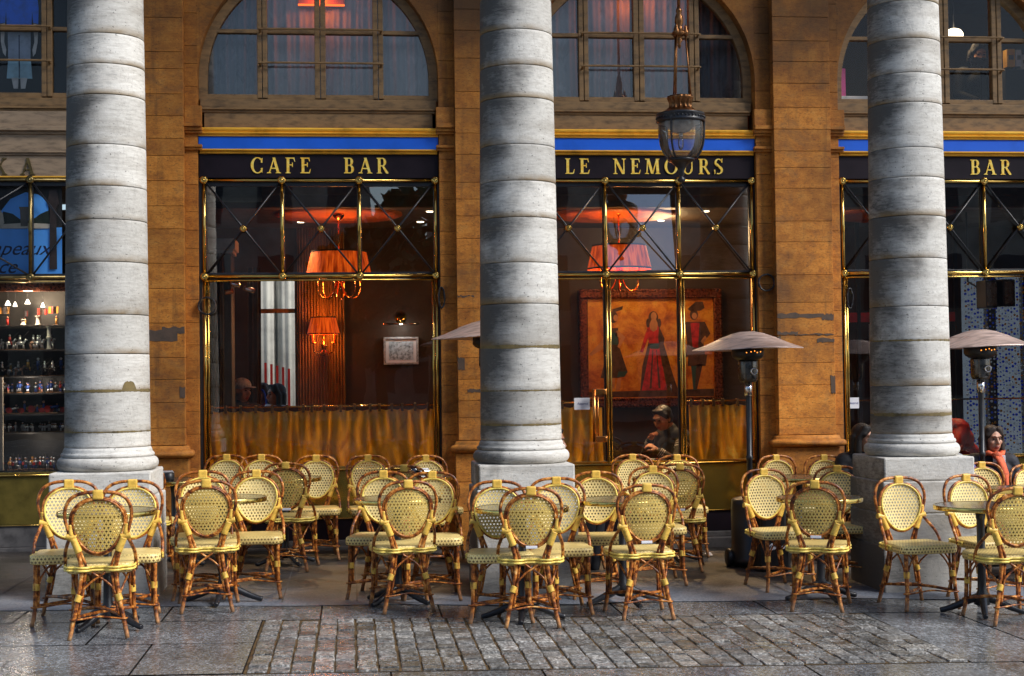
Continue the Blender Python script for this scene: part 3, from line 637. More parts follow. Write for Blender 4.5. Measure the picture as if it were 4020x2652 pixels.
def pilaster(par, k):
    p0, p1 = 2.468+BAY*(k-1), 2.998+BAY*(k-1)
    e = empty_part('pilaster', par); rnd = random.Random(70+k)
    m = MB(); z = 0.93; top = 6.95
    while z < top:
        h = rnd.choice((0.15, 0.19, 0.20, 0.22, 0.25, 0.3)); z1 = min(z+h, top); n = m.mark()
        m.box(p0, p1, -0.17, 0.0, z, z1-0.003, 0, 0.0025, seg=1); m.vals(n, rnd.uniform(0.2, 0.85)); z = z1
    m.build('pier', MAT['wall'], e)
    m = MB(); n = m.mark()
    pr = [(-0.17, 0.925), (-0.19, 0.918), (-0.195, 0.90), (-0.20, 0.89)]
    for i in range(9):
        a = PI/2-PI*i/8; pr.append((-0.205-0.035*math.cos(a), 0.855+0.034*math.sin(a)))
    pr += [(-0.19, 0.819)]
    secs = []
    secs = [[] for _ in range(4)]
    for y, zz in pr:                      # the moulding returns round both ends of the pier
        o = -0.165-y
        secs[0].append((p0-o, -0.02, zz)); secs[1].append((p0-o, y, zz)); secs[2].append((p1+o, y, zz)); secs[3].append((p1+o, -0.02, zz))
    for sc in secs:
        sc.append((sc[0][0] if False else (p0 if sc in secs[:2] else p1), -0.02, 0.819)); sc.append(((p0 if sc in secs[:2] else p1), -0.02, 0.925))
    m.rings(secs, 0, False, True, False)
    for f in m.bm.faces: f.smooth = len(f.verts) == 4 and abs(f.normal.z) < 2; m.vals(n, 0.55)
    m.build('base_moulding', MAT['wall'], e)
    m = MB()
    for z0, z1 in ((-0.14, 0.30), (0.303, 0.56), (0.563, 0.816)):
        n = m.mark(); m.box(p0-0.03, p1+0.03, -0.185, 0.0, z0, z1, 0, 0.006); m.vals(n, rnd.uniform(0.35, 0.8))
    m.build('pedestal', MAT['wall'], e)
    lay = {0: [(-0.436, 0.03, 1.83, 1.93), (-0.1, 0.09, 1.90, 1.955), (0.05, 0.092, 1.34, 1.43)], 1: [(2.47, 2.62, 2.20, 2.212), (2.55, 2.68, 1.35, 1.38), (2.47, 2.53, 1.55, 1.66)],
           2: [(5.375, 5.79, 1.985, 2.03), (5.79, 5.902, 1.965, 2.02), (5.374, 5.56, 1.835, 1.862), (5.56, 5.902, 1.83, 1.842), (5.74, 5.90, 1.765, 1.80), (5.86, 5.902, 1.30, 1.46), (5.374, 5.40, 1.72, 1.82)]}.get(k, [])
    for i, (a, b, c, d) in enumerate(lay):
        m = MB(); nx = 10; up = []; dn = []
        for j in range(nx+1):
            x = a+(b-a)*j/nx
            up.append((x+rnd.uniform(-.004, .004), d+rnd.uniform(-0.009, 0.009))); dn.append((x+rnd.uniform(-.004, .004), c+rnd.uniform(-0.009, 0.009)))
        m.prism(dn+up[::-1], -0.1722-0.0003*i, -0.168); m.build('mortar_patch', MAT['cement'], e)
    return e
def arched_window(par, bx, style):
    e = empty_part('arched_window', par)
    m = MB(); r1, r0 = AR-0.002, AR-0.078; yf, yb = 0.06, 0.14; N = 44; cx = bx+AC
    sec = []
    def ringpt(a, r): return (cx-r*math.cos(a), AZ+r*math.sin(a))
    pts_o = [(cx-r1, 3.985)] + [ringpt(PI*i/N, r1) for i in range(N+1)] + [(cx+r1, 3.985)]
    pts_i = [(cx-r0, 3.985)] + [ringpt(PI*i/N, r0) for i in range(N+1)] + [(cx+r0, 3.985)]
    for (xo, zo), (xi, zi) in zip(pts_o, pts_i): sec.append([(xo, yf, zo), (xi, yf, zi), (xi, yb, zi), (xo, yb, zo)])
    m.rings(sec, 0, False, True, False)
    xs = [(0.720, 0.762), (0.767, 0.809), (1.229, 1.276), (1.281, 1.327), (1.749, 1.793), (1.798, 1.842)]
    for i, (a, b) in enumerate(xs):
        xm = (a+b)/2; zt = AZ+math.sqrt(max(0, (r0+0.02)**2-(xm-AC)**2))
        m.box(bx+a, bx+b, yf-0.006*(i % 2), yb, 4.0, zt, 0, 0.005)
    segs = [(AC-r0-0.01, 0.722), (0.807, 1.231), (1.325, 1.751), (1.840, AC+r0+0.01)]
    for a, b in segs:
        m.box(bx+a, bx+b, yf+0.004, yb-0.004, 4.585, 4.620, 0, 0.004)
        m.box(bx+a, bx+b, yf+0.003, yb-0.003, 3.99, 4.035, 0, 0.004)
    m.build('window_frame', MAT['taupe'], e)
    m = MB()
    m.box(bx+L+0.012, bx+R-0.012, 0.02, 0.16, 3.905, 3.985, 0, 0.008)
    m.box(bx+L+0.03, bx+R-0.03, -0.01, 0.16, 3.885, 3.904, 0, 0.004)
    m.box(bx+L+0.03, bx+R-0.03, 0.01, 0.16, 3.862, 3.884, 0, 0.004)
    m.build('sill', MAT['taupe'], e)
    m = MB()
    p = [(bx+AC+(AR-0.05)*math.cos(PI*i/N), 0.10, AZ+(AR-0.05)*math.sin(PI*i/N)) for i in range(N+1)]
    m.face([(bx+AC-AR+0.05, 0.10, 4.0), (bx+AC+AR-0.05, 0.10, 4.0)] + p)
    m.build('glazing', MAT['upperglass'] if -1 < bx < 5 else MAT['showglass'], e)
    if style != 'none':
        for z in (4.612, 4.309):
            m = MB()
            a, b = bx+0.747, bx+1.824
            m.tube(spline([(a, yf, z-0.02), (a+0.004, yf-0.045, z-0.006), (a+0.03, yf-0.055, z), (bx+1.28, yf-0.055, z+0.001), (b-0.03, yf-0.055, z), (b-0.004, yf-0.045, z-0.006), (b, yf, z-0.02)], 5), 0.010, 8)
            m.build('handrail', MAT['taupe'], e)
    return e
def transom_and_front(par, bx, kind):
    """everything that is brass and iron between the sign and the bulkhead"""
    e = empty_part('shop_window', par)
    met, ir = (MAT['oldbrass'], MAT['iron']) if kind == 'shop' else (MAT['brass'], MAT['iron'])
    nodes = [X0+i*MUL for i in range(4)]
    if kind == 'shop': nodes = [X0-0.08, X0+0.59, 1.41, 2.08, 2.36][:4]; nodes = [0.33, 1.662, 2.30]
    nodes = [bx+n for n in nodes]
    m = MB()
    yt, r = 0.0, 0.0165
    for i, x in enumerate(nodes):
        m.tube([(x, yt, ZB), (x, yt, ZU)], r, 12)
        if kind != 'shop' and (kind != 'bay' or i in (0, 3)):
            if kind == 'bay3' and i == 2: pass
            m.tube([(x+0.002, yt, 0.70), (x+0.002, yt, ZB)], r*0.9, 12)
            if kind != 'bay': m.tube([(x+0.034, yt+0.01, 0.70), (x+0.034, yt+0.01, ZB)], r*0.62, 10)
            else: m.tube([(x-0.030*(1 if i == 3 else -1), yt+0.01, 0.70), (x-0.030*(1 if i == 3 else -1), yt+0.01, ZB)], r*0.62, 10)
    for z, rr in ((ZU, r*0.9), (ZB, r)): m.tube([(nodes[0]-0.02, yt, z), (nodes[-1]+0.02, yt, z)], rr, 12)
    m.tube([(nodes[0]-0.02, yt, ZB-0.036), (nodes[-1]+0.02, yt, ZB-0.036)], r*0.5, 8)
    m.build('brass_tubing', met, e)
    m = MB()
    for x in (bx+L+0.014, bx+R-0.014): m.box(x-0.014, x+0.014, 0.0, 0.07, 0.06, 3.27, 0, 0.003)
    m.box(bx+L+0.03, bx+R-0.03, 0.022, 0.06, ZU-0.05, ZU+0.018, 0, 0.003); m.box(bx+L+0.03, bx+R-0.03, 0.022, 0.06, ZB-0.022, ZB+0.034, 0, 0.003)
    for x in nodes: m.box(x-0.020, x+0.020, 0.022, 0.058, ZB+0.034, ZU-0.05, 0, 0.002)
    if kind == 'bay3':
        for x in nodes[1:3]: m.box(x-0.024, x+0.024, 0.022, 0.058, 0.70, ZB-0.022, 0, 0.002)
    m.build('iron_frame', ir, e)
    for a, b in zip(nodes[:-1], nodes[1:]):
        m = MB(); i = 0.02
        m.tube([(a+i, -0.004, ZU-i*1.2), (b-i, -0.004, ZB+i*1.2)], 0.0085, 8); m.tube([(a+i, 0.006, ZB+i*1.2), (b-i, 0.006, ZU-i*1.2)], 0.0085, 8)
        m.build('cross_brace', ir, e)
    def rosette(x, z, rr):
        m = MB()
        M = Matrix.Rotation(PI/2, 4, 'X')
        m.lathe([(0.0, 0.030), (rr*0.22, 0.030), (rr*0.30, 0.022), (rr*0.42, 0.020), (rr*0.55, 0.026), (rr*0.72, 0.024), (rr*0.80, 0.015), (rr*0.95, 0.014), (rr, 0.006), (rr, -0.006)][::-1], 20, (x, yt-0.012, z), 0, True, True, M)
        m.build('rosette', met, e)
    for x in nodes:
        rosette(x, ZU, 0.036); rosette(x, ZB, 0.036)
    for a, b in zip(nodes[:-1], nodes[1:]):
        if kind != 'shop': rosette((a+b)/2, ZC, 0.031)
    # panes
    for j, (a, b) in enumerate(zip(nodes[:-1], nodes[1:])):
        m = MB()
        if kind == 'bay3' and j == 1:      # hopper pane standing open, leaning inwards at the top
            t = 0.105
            m.face([(a+0.03, 0.045, ZB+0.04), (b-0.03, 0.045, ZB+0.04), (b-0.03, 0.045+t, ZU-0.10), (a+0.03, 0.045+t, ZU-0.10)])
        else:
            m.face([(a, 0.042, ZB+0.03), (b, 0.042, ZB+0.03), (b, 0.042, ZU-0.045), (a, 0.042, ZU-0.045)])
        m.build('transom_pane', MAT['showglass'] if kind == 'shop' else MAT['glass'], e)
    m = MB()
    cuts = nodes if kind == 'bay3' else [nodes[0], nodes[-1]]
    for a, b in zip(cuts[:-1], cuts[1:]):
        m.face([(a, 0.044, 0.70), (b, 0.044, 0.70), (b, 0.044, ZB-0.02), (a, 0.044, ZB-0.02)])
    m.build('window_pane', MAT['lowglass'], e)
    if kind == 'bay3':
        m = MB(); x = nodes[1]-0.135
        m.tube([(x, -0.055, 0.895), (x, -0.055, 1.36)], 0.016, 12); m.tube([(x+0.036, -0.05, 0.93), (x+0.036, -0.05, 1.33)], 0.007, 8)
        for z in (0.915, 1.34):
            m.box(x-0.015, x+0.115, -0.062, -0.03, z-0.028, z+0.028, 0, 0.004); m.box(x+0.085, x+0.112, -0.075, -0.02, z-0.022, z+0.022, 0, 0.006)
        m.build('door_handle', MAT['copper'], e)
    return e
def sign_board(par, bx, words):
    e = empty_part('sign_board', par); a, b = bx+L+0.004, bx+R-0.004
    m = MB(); m.box(a, b, -0.012, 0.05, 3.277, 3.488, 0, 0.003); m.build('name_board', MAT['sign'], e)
    for x, txt in words:
        m = MB(); stroke_letters(m, txt, bx+x, 3.318, 0.140, 0.006, -0.012); m.build('gilt_lettering', MAT['gilt'], e)
    m = MB(); m.box(a, b, -0.034, 0.05, 3.531, 3.640, 0, 0.003); m.build('blue_band', MAT['blue'], e)
    m = MB()
    def mould(z0, z1, prof, x0, x1):
        secs = []
        for x in (x0, x1): secs.append([(x, y, z0+(z1-z0)*f) for y, f in prof]+[(x, 0.05, z1), (x, 0.05, z0)])
        m.rings(secs, 0, False, True, False)
    mould(3.4885, 3.5305, [(-0.016, 0), (-0.034, 0.04), (-0.040, 0.22), (-0.036, 0.40), (-0.028, 0.46), (-0.044, 0.52), (-0.058, 0.70), (-0.058, 0.94), (-0.04, 1)], a+0.012, b-0.012)
    mould(3.6405, 3.721, [(-0.03, 0), (-0.048, 0.03), (-0.052, 0.12), (-0.042, 0.18), (-0.040, 0.22), (-0.060, 0.28), (-0.064, 0.38), (-0.056, 0.44), (-0.050, 0.48), (-0.064, 0.66), (-0.068, 0.80), (-0.060, 0.95), (-0.01, 1)], a+0.0, b-0.0)
    m.build('gilt_moulding', MAT['ochre'], e)
    m = MB(); m.box(bx+L+0.05, bx+R-0.05, 0.02, 0.16, 3.722, 3.861, 0, 0.003); m.build('upper_panel', MAT['taupe'], e)
    return e
def bulkhead(par, bx, kind):
    e = empty_part('bulkhead', par); a, b = bx+L+0.03, bx+R-0.03
    m = MB()
    m.box(a, b, 0.015, 0.07, 0.256, 0.672, 0, 0.003); m.build('metal_panel', MAT['olive'] if kind == 'shop' else MAT['brass_panel'], e)
    m = MB(); m.tube([(a, 0.0, 0.684), (b, 0.0, 0.684)], 0.0095, 8); m.box(a, b, 0.0, 0.06, 0.694, 0.712, 0, 0.002); m.tube([(a, 0.008, 0.25), (b, 0.008, 0.25)], 0.006, 8); m.build('brass_bead', MAT['brass'], e)
    m = MB(); m.box(a, b, 0.018, 0.07, 0.062, 0.243, 0, 0.003); m.build('kick_board', MAT['sign'] if kind != 'shop' else MAT['stone_step'], e)
    m = MB(); m.box(bx+L-0.05, bx+R+0.05, -0.055, 0.09, ground(bx+1.2)-0.1, 0.012, 0, 0.01); m.box(a, b, -0.01, 0.09, 0.0125, 0.06, 0, 0.006); m.build('stone_step', MAT['stone_step'], e)
    return e

def make_building():
    t = thing('arcade_building', 'ochre stone arcade building with round upper windows above the cafe front', 'building', (0, 0, 0))
    for k in range(-1, 4): pilaster(t, k)
    for k in range(-1, 3): arch_wall(t, BAY*k)
    for k in range(-1, 3): arched_window(t, BAY*k, 'rail')
    transom_and_front(t, 0, 'bay'); transom_and_front(t, BAY, 'bay3'); transom_and_front(t, 2*BAY, 'bay'); transom_and_front(t, -BAY, 'shop')
    wd = lambda: None
    sign_board(t, 0, [(0.662, 'CAFE'), (1.478, 'BAR')]); sign_board(t, BAY, [(0.566, 'LE'), (1.010, 'NEMOURS')]); sign_board(t, 2*BAY, [(0.662, 'CAFE'), (1.478, 'BAR')])
    for k in (0, 1, 2): bulkhead(t, BAY*k, 'cafe')
    bulkhead(t, -BAY, 'shop')
    # painted fascia of the neighbouring shop
    e = empty_part('shop_fascia', t); bx = -BAY; a, b = bx+L+0.004, bx+R-0.004
    m = MB(); m.box(a, b, -0.012, 0.05, 3.29, 3.47, 0, 0.003); m.box(a, b, -0.02, 0.05, 3.535, 3.655, 0, 0.003); m.box(a, b, 0.0, 0.05, 3.722, 3.861, 0, 0.003)
    for z0, z1, d in ((3.47, 3.49, 0.03), (3.49, 3.505, 0.05), (3.505, 3.535, 0.035), (3.655, 3.68, 0.04), (3.68, 3.70, 0.075), (3.70, 3.722, 0.06)): m.box(a, b, -d, 0.049, z0, z1, 0, 0.004)
    m.build('fascia_panel', MAT['fascia'], e)
    m = MB(); m.box(a, b, -0.02, 0.05, 3.277, 3.2895, 0, 0.002); m.build('ochre_strip', MAT['ochre'], e)
    m = MB(); stroke_letters(m, 'XA', -1.555, 3.300, 0.145, 0.014, -0.012, 0, 0.78); m.build('bronze_lettering', MAT['lettergold'], e)
    # rooms behind the glass
    m = MB(); m.box(-3.1, 9.4, 0.10, 2.78, -0.16, -0.02); m.build('room_floor', MAT['floorin'], t)
    m = MB()
    m.box(-0.10, 9.4, 0.81, 2.655, 3.10, 3.16); m.box(-0.10, 9.4, 0.20, 0.62, 3.302, 3.36); m.build('room_ceiling', MAT['ceil'], t)
    m = MB()
    def wall_hole(y0, y1, x0, x1, z0, z1, holes):
        xs = sorted(holes); c = x0
        for hx0, hx1, hz0, hz1 in xs:
            m.box(c, hx0, y0, y1, z0, z1); m.box(hx0, hx1, y0, y1, z0, hz0); m.box(hx0, hx1, y0, y1, hz1, z1); c = hx1
        m.box(c, x1, y0, y1, z0, z1)
    wall_hole(2.66, 2.76, -3.1, 9.4, -0.02, 3.3, [(0.50, 0.962, 1.20, 2.56), (7.26, 7.36, 0.6, 2.2), (7.56, 7.62, 0.6, 2.3), (8.30, 8.60, 0.5, 2.62), (8.70, 9.02, 0.5, 2.62)])
    m.box(-0.20, -0.10, 0.09, 2.66, -0.02, 3.3); m.box(-3.1, -3.0, 0.09, 2.66, -0.02, 3.3); m.box(9.4, 9.5, 0.21, 2.76, -0.1, 6.9)
    m.build('room_wall', MAT['wallin'], t)
    m = MB(); m.box(0.50, 0.962, 2.67, 2.72, 2.20, 2.245); m.box(0.50, 0.53, 2.67, 2.72, 1.2, 2.56); m.box(0.935, 0.962, 2.67, 2.72, 1.2, 2.56); m.build('inner_window_bar', MAT['drape'], t)
    m = MB(); m.box(-3.1, 9.4, 2.66, 2.78, 3.37, 6.3); m.box(-3.1, 9.4, 0.20, 2.66, 5.5, 5.6)
    for x in (-0.2, 2.7, 5.6): m.box(x, x+0.06, 0.18, 2.66, 3.37, 5.5)
    m.box(-3.1, -3.04, 0.18, 2.66, 3.37, 5.5); m.box(-3.1, 9.4, 0.20, 2.66, 3.365, 3.40); m.build('upper_room_shell', MAT['ceil'], t)
    m = MB(); m.box(0.72, 8.5, 0.62, 0.80, 3.085, 3.30, 0, 0.01); m.box(0.72, 8.5, 0.58, 0.619, 3.20, 3.30, 0, 0.01); m.build('ceiling_beam', MAT['beam'], t)
    for x in (1.42, 4.14, 7.0):
        m = MB(); m.lathe([(0.62, 3.099), (0.62, 3.082), (0.56, 3.062), (0.50, 3.075), (0.30, 3.072), (0.22, 3.05), (0.0, 3.05)], 48, (x, 1.25, 0), 0, False); m.build('ceiling_rose', MAT['orange_ceiling'], t)
    e = empty_part('inner_pillar', t)
    m = MB(); m.box(0.235, 0.48, 0.5, 0.95, 2.69, 2.79, 0, 0.006); m.box(0.245, 0.46, 0.52, 0.93, 2.655, 2.689, 0, 0.006); m.build('capital', MAT['whitestone'], e)
    m = MB(); m.box(0.25, 0.44, 0.55, 0.92, -0.02, 2.654, 0, 0.01); m.build('pillar_shaft', MAT['darkdrape'], e)
    m = MB(); m.box(8.90, 9.5, -0.06, 0.2, -0.2, 9.4); m.build('end_wall', MAT['wall'], t)
    # vault over the arcade and the entablature that the columns carry
    m = MB(); m.box(-8, 13, -2.3, -0.06, 9.2, 9.5); m.box(-8, 13, -3.05, -2.3, 8.6, 11.0); m.box(-8, 13, -2.3, 0.2, 9.5, 11.0); m.box(-8, 13, 0.0, 0.2, 6.96, 9.45); m.build('arcade_vault', MAT['wall'], t)
    return t
# ------------------------------------------------------------------ bistro chair (faces -y, back top at y=+0.25)
K = 0.966
def yb(z, x=0.0): return 0.205 + (z-0.44)*0.105 - 0.55*x*x
def make_chair(label, loc, rz):
    t = thing('bistro_chair', label, 'chair', loc, rz, 'yellow cane bistro chairs on the terrace')
    S = Matrix.Scale(K, 4)
    def fin(m, name, mats, par=t):
        m.bm.transform(S); return m.build(name, mats, par)
    # seat
    def outline(sc, z, n=6):
        pts = []
        cor = [(0.215, -0.210, 0.075), (0.190, 0.195, 0.05), (-0.190, 0.195, 0.05), (-0.215, -0.210, 0.075)]
        angs = [(-90, 0), (0, 90), (90, 180), (180, 270)]
        for (x, y, r), (a0, a1) in zip(cor, angs):
            sx, sy = (1 if x > 0 else -1), (1 if y > 0 else -1)
            cx, cy = x-sx*r, y-sy*r
            for k in range(n+1):
                a = math.radians(a0+(a1-a0)*k/n); pts.append(Vector(((cx+r*math.cos(a))*sc, (cy+r*math.sin(a))*sc - 0.0, z)))
        return pts
    m = MB()
    m.rings([outline(0.93, 0.382), outline(0.985, 0.386), outline(1.0, 0.398), outline(1.0, 0.424), outline(0.985, 0.436), outline(0.95, 0.4405), outline(0.6, 0.438), outline(0.1, 0.434)], 0, False, True, True)
    fin(m, 'seat', MAT['cane_seat'])
    # double cane piping round the back and sides, pushed out round the posts
    m = MB()
    base = [(-0.218, -0.03), (-0.206, 0.06), (-0.204, 0.14), (-0.180, 0.196), (-0.140, 0.206), (-0.115, 0.240), (-0.068, 0.240), (-0.040, 0.206), (0.0, 0.203), (0.040, 0.206), (0.068, 0.240), (0.115, 0.240), (0.140, 0.206), (0.180, 0.196), (0.204, 0.14), (0.206, 0.06), (0.218, -0.03)]
    for z, r in ((0.423, 0.0072), (0.405, 0.0072)):
        m.tube([p for p in spline([(x, y, z) for x, y in base], 4)], r, 7)
    fin(m, 'seat_piping', MAT['piping'])
    # oval back
    def egg(k, dz=0.0): 
        def f(a):
            s, c = math.sin(a), math.cos(a)
            x = 0.150*c*(1+0.17*s)*k; z = 0.668 + dz + 0.163*s*(0.5+0.5*k if k > 1 else k)
            return x, z
        return f
    m = MB(); n = 44
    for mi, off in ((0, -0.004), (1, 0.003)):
        f = egg(1.0); rings = []
        for i in range(1, 8):
            q = i/7; ring = []
            for j in range(n):
                x, z = f(2*PI*j/n); x *= q; z = 0.668+(z-0.668)*q
                ring.append((x, yb(z, x)+off+0.010*(1-q*q), z))
            rings.append(ring)
        vs = [[m.bm.verts.new(p) for p in r] for r in rings]; c = m.bm.verts.new((0, yb(0.668)+off+0.010, 0.668))
        for j in range(n):
            fa = m.bm.faces.new((c, vs[0][j], vs[0][(j+1) % n])); fa.material_index = mi; fa.smooth = True
            for i in range(len(vs)-1):
                fa = m.bm.faces.new((vs[i][j], vs[i+1][j], vs[i+1][(j+1) % n], vs[i][(j+1) % n])); fa.material_index = mi; fa.smooth = True
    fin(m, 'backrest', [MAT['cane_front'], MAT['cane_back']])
    m = MB()
    f = egg(1.075); m.tube([(x, yb(z, x)+0.002, z) for x, z in (f(2*PI*j/36) for j in range(36))], 0.0102, 8, True)
    f = egg(0.995); m.tube([(x, yb(z, x)+0.010, z) for x, z in (f(2*PI*j/36) for j in range(36))], 0.0075, 6, True)
    fin(m, 'back_ring', MAT['rattan'])
    m = MB(); f = egg(0.99); m.tube([(x, yb(z, x)-0.008, z) for x, z in (f(2*PI*j/40) for j in range(40))], 0.0068, 6, True)
    fin(m, 'cane_edging', MAT['piping'])
    # outer hoop that runs down into the arms
    half = [(0.207, 0.045, 0.385), (0.208, 0.055, 0.44), (0.203, 0.10, 0.50), (0.186, 0.165, 0.555), (0.168, 0.212, 0.605), (0.178, 0.228, 0.66), (0.192, 0.230, 0.72), (0.188, 0.236, 0.78), (0.158, 0.245, 0.835), (0.095, 0.250, 0.866), (0.0, 0.2525, 0.873)]
    m = MB(); m.tube(spline(half+[(-x, y, z) for x, y, z in half[::-1][1:]], 4), 0.0108, 8)
    fin(m, 'hoop', MAT['rattan'])
    for s in (-1, 1):
        m = MB()
        m.tube(spline([(s*0.158, 0.222, 0.655), (s*0.146, 0.224, 0.59), (s*0.122, 0.219, 0.52), (s*0.100, 0.214, 0.43), (s*0.100, 0.214, 0.37), (s*0.118, 0.222, 0.25), (s*0.143, 0.236, 0.12), (s*0.168, 0.252, 0.0)], 4), [0.009]*3+[0.0136]*26, 9)
        m.tube(spline([(s*0.118, 0.219, 0.565), (s*0.098, 0.216, 0.50), (s*0.074, 0.213, 0.43), (s*0.080, 0.213, 0.36), (s*0.096, 0.219, 0.24), (s*0.118, 0.230, 0.135)], 4), 0.0088, 7)
        fin(m, 'leg', MAT['rattan'])
        m = MB()
        m.tube(spline([(s*0.180, -0.165, 0.39), (s*0.179, -0.170, 0.26), (s*0.183, -0.182, 0.10), (s*0.200, -0.198, 0.0)], 5), 0.0136, 9)
        m.tube(spline([(s*0.160, -0.146, 0.39), (s*0.160, -0.150, 0.26), (s*0.163, -0.160, 0.125)], 4), 0.0088, 7)
        fin(m, 'leg', MAT['rattan'])
    rb = [(-0.098, 0.222, 0.262), (-0.085, 0.217, 0.295), (-0.045, 0.21, 0.335), (0.0, 0.207, 0.365), (0.04, 0.205, 0.392)]
    m = MB(); m.tube(spline(rb, 4), 0.0068, 6); fin(m, 'brace', MAT['rattan']); m = MB(); m.tube(spline([(-x, y+0.013, z) for x, y, z in rb], 4), 0.0068, 6); fin(m, 'brace', MAT['rattan'])
    for s in (-1, 1): m = MB(); m.tube(spline([(s*0.158, -0.158, 0.25), (s*0.150, -0.155, 0.29), (s*0.118, -0.15, 0.345), (s*0.075, -0.148, 0.39)], 4), 0.0068, 6); fin(m, 'brace', MAT['rattan'])
    for s in (-1, 1):
        m = MB()
        m.tube(spline([(s*0.122, 0.205, 0.262), (s*0.135, 0.19, 0.295), (s*0.155, 0.13, 0.345), (s*0.172, 0.06, 0.392)], 4), 0.0068, 6); fin(m, 'brace', MAT['rattan']); m = MB()
        m.tube(spline([(s*0.182, -0.150, 0.25), (s*0.182, -0.135, 0.29), (s*0.180, -0.085, 0.345), (s*0.176, -0.02, 0.392)], 4), 0.0068, 6)
        fin(m, 'brace', MAT['rattan'])
    m = MB()
    m.tube(spline([(-0.140, 0.233, 0.132), (-0.03, 0.03, 0.146), (0.05, -0.06, 0.146), (0.178, -0.172, 0.124)], 5), 0.0105, 7)
    m.tube(spline([(0.140, 0.233, 0.130), (0.03, 0.03, 0.126), (-0.05, -0.06, 0.126), (-0.178, -0.172, 0.124)], 5), 0.0105, 7)
    fin(m, 'cross_stretcher', MAT['rattan'])
    for y, w in ((0.236, 0.165), (-0.176, 0.205)):
        s = 1 if y > 0 else -1
        m = MB(); m.tube(spline([(-w, y-s*0.002, 0.118), (-w+0.02, y+s*0.019, 0.118), (-w*0.5, y+s*0.012, 0.124), (0, y-s*0.004, 0.132), (w*0.5, y+s*0.012, 0.124), (w-0.02, y+s*0.019, 0.118), (w, y-s*0.002, 0.118)], 4), 0.0062, 6)
        fin(m, 'leg_tie', MAT['rattan'])
    def wrap(a, b, r, n=6, flat=None):
        m = MB(); a, b = Vector(a), Vector(b); P = []; Q = []
        for i in range(2*n+1):
            P.append(a+(b-a)*i/(2*n)); Q.append(r if i % 2 == 0 else r*1.12)
        m.tube(P, Q, 10, False, 0, True, flat); fin(m, 'binding', MAT['wrap'])
    m = MB(); m.box(-0.032, 0.032, 0.230, 0.267, 0.828, 0.886, 0, 0.009); fin(m, 'binding', MAT['wrap'])
    for s in (-1, 1):
        wrap((s*0.128, 0.219, 0.600), (s*0.186, 0.217, 0.612), 0.0195, 6)
        wrap((s*0.146, 0.221, 0.598), (s*0.113, 0.217, 0.515), 0.0215, 7)
        wrap((s*0.164, 0.222, 0.68), (s*0.157, 0.222, 0.615), 0.0145, 5)
        wrap((s*0.110, 0.221, 0.262), (s*0.124, 0.226, 0.222), 0.0190, 5)
        wrap((s*0.174, -0.163, 0.262), (s*0.175, -0.166, 0.220), 0.0200, 5)
    return t
def add_plate(ch):
    m = MB(); m.box(-0.036, 0.036, 0.228, 0.234, 0.494, 0.512, 0, 0.002); m.bm.transform(Matrix.Scale(K, 4))
    m.build('name_plate', MAT['white'], ch)

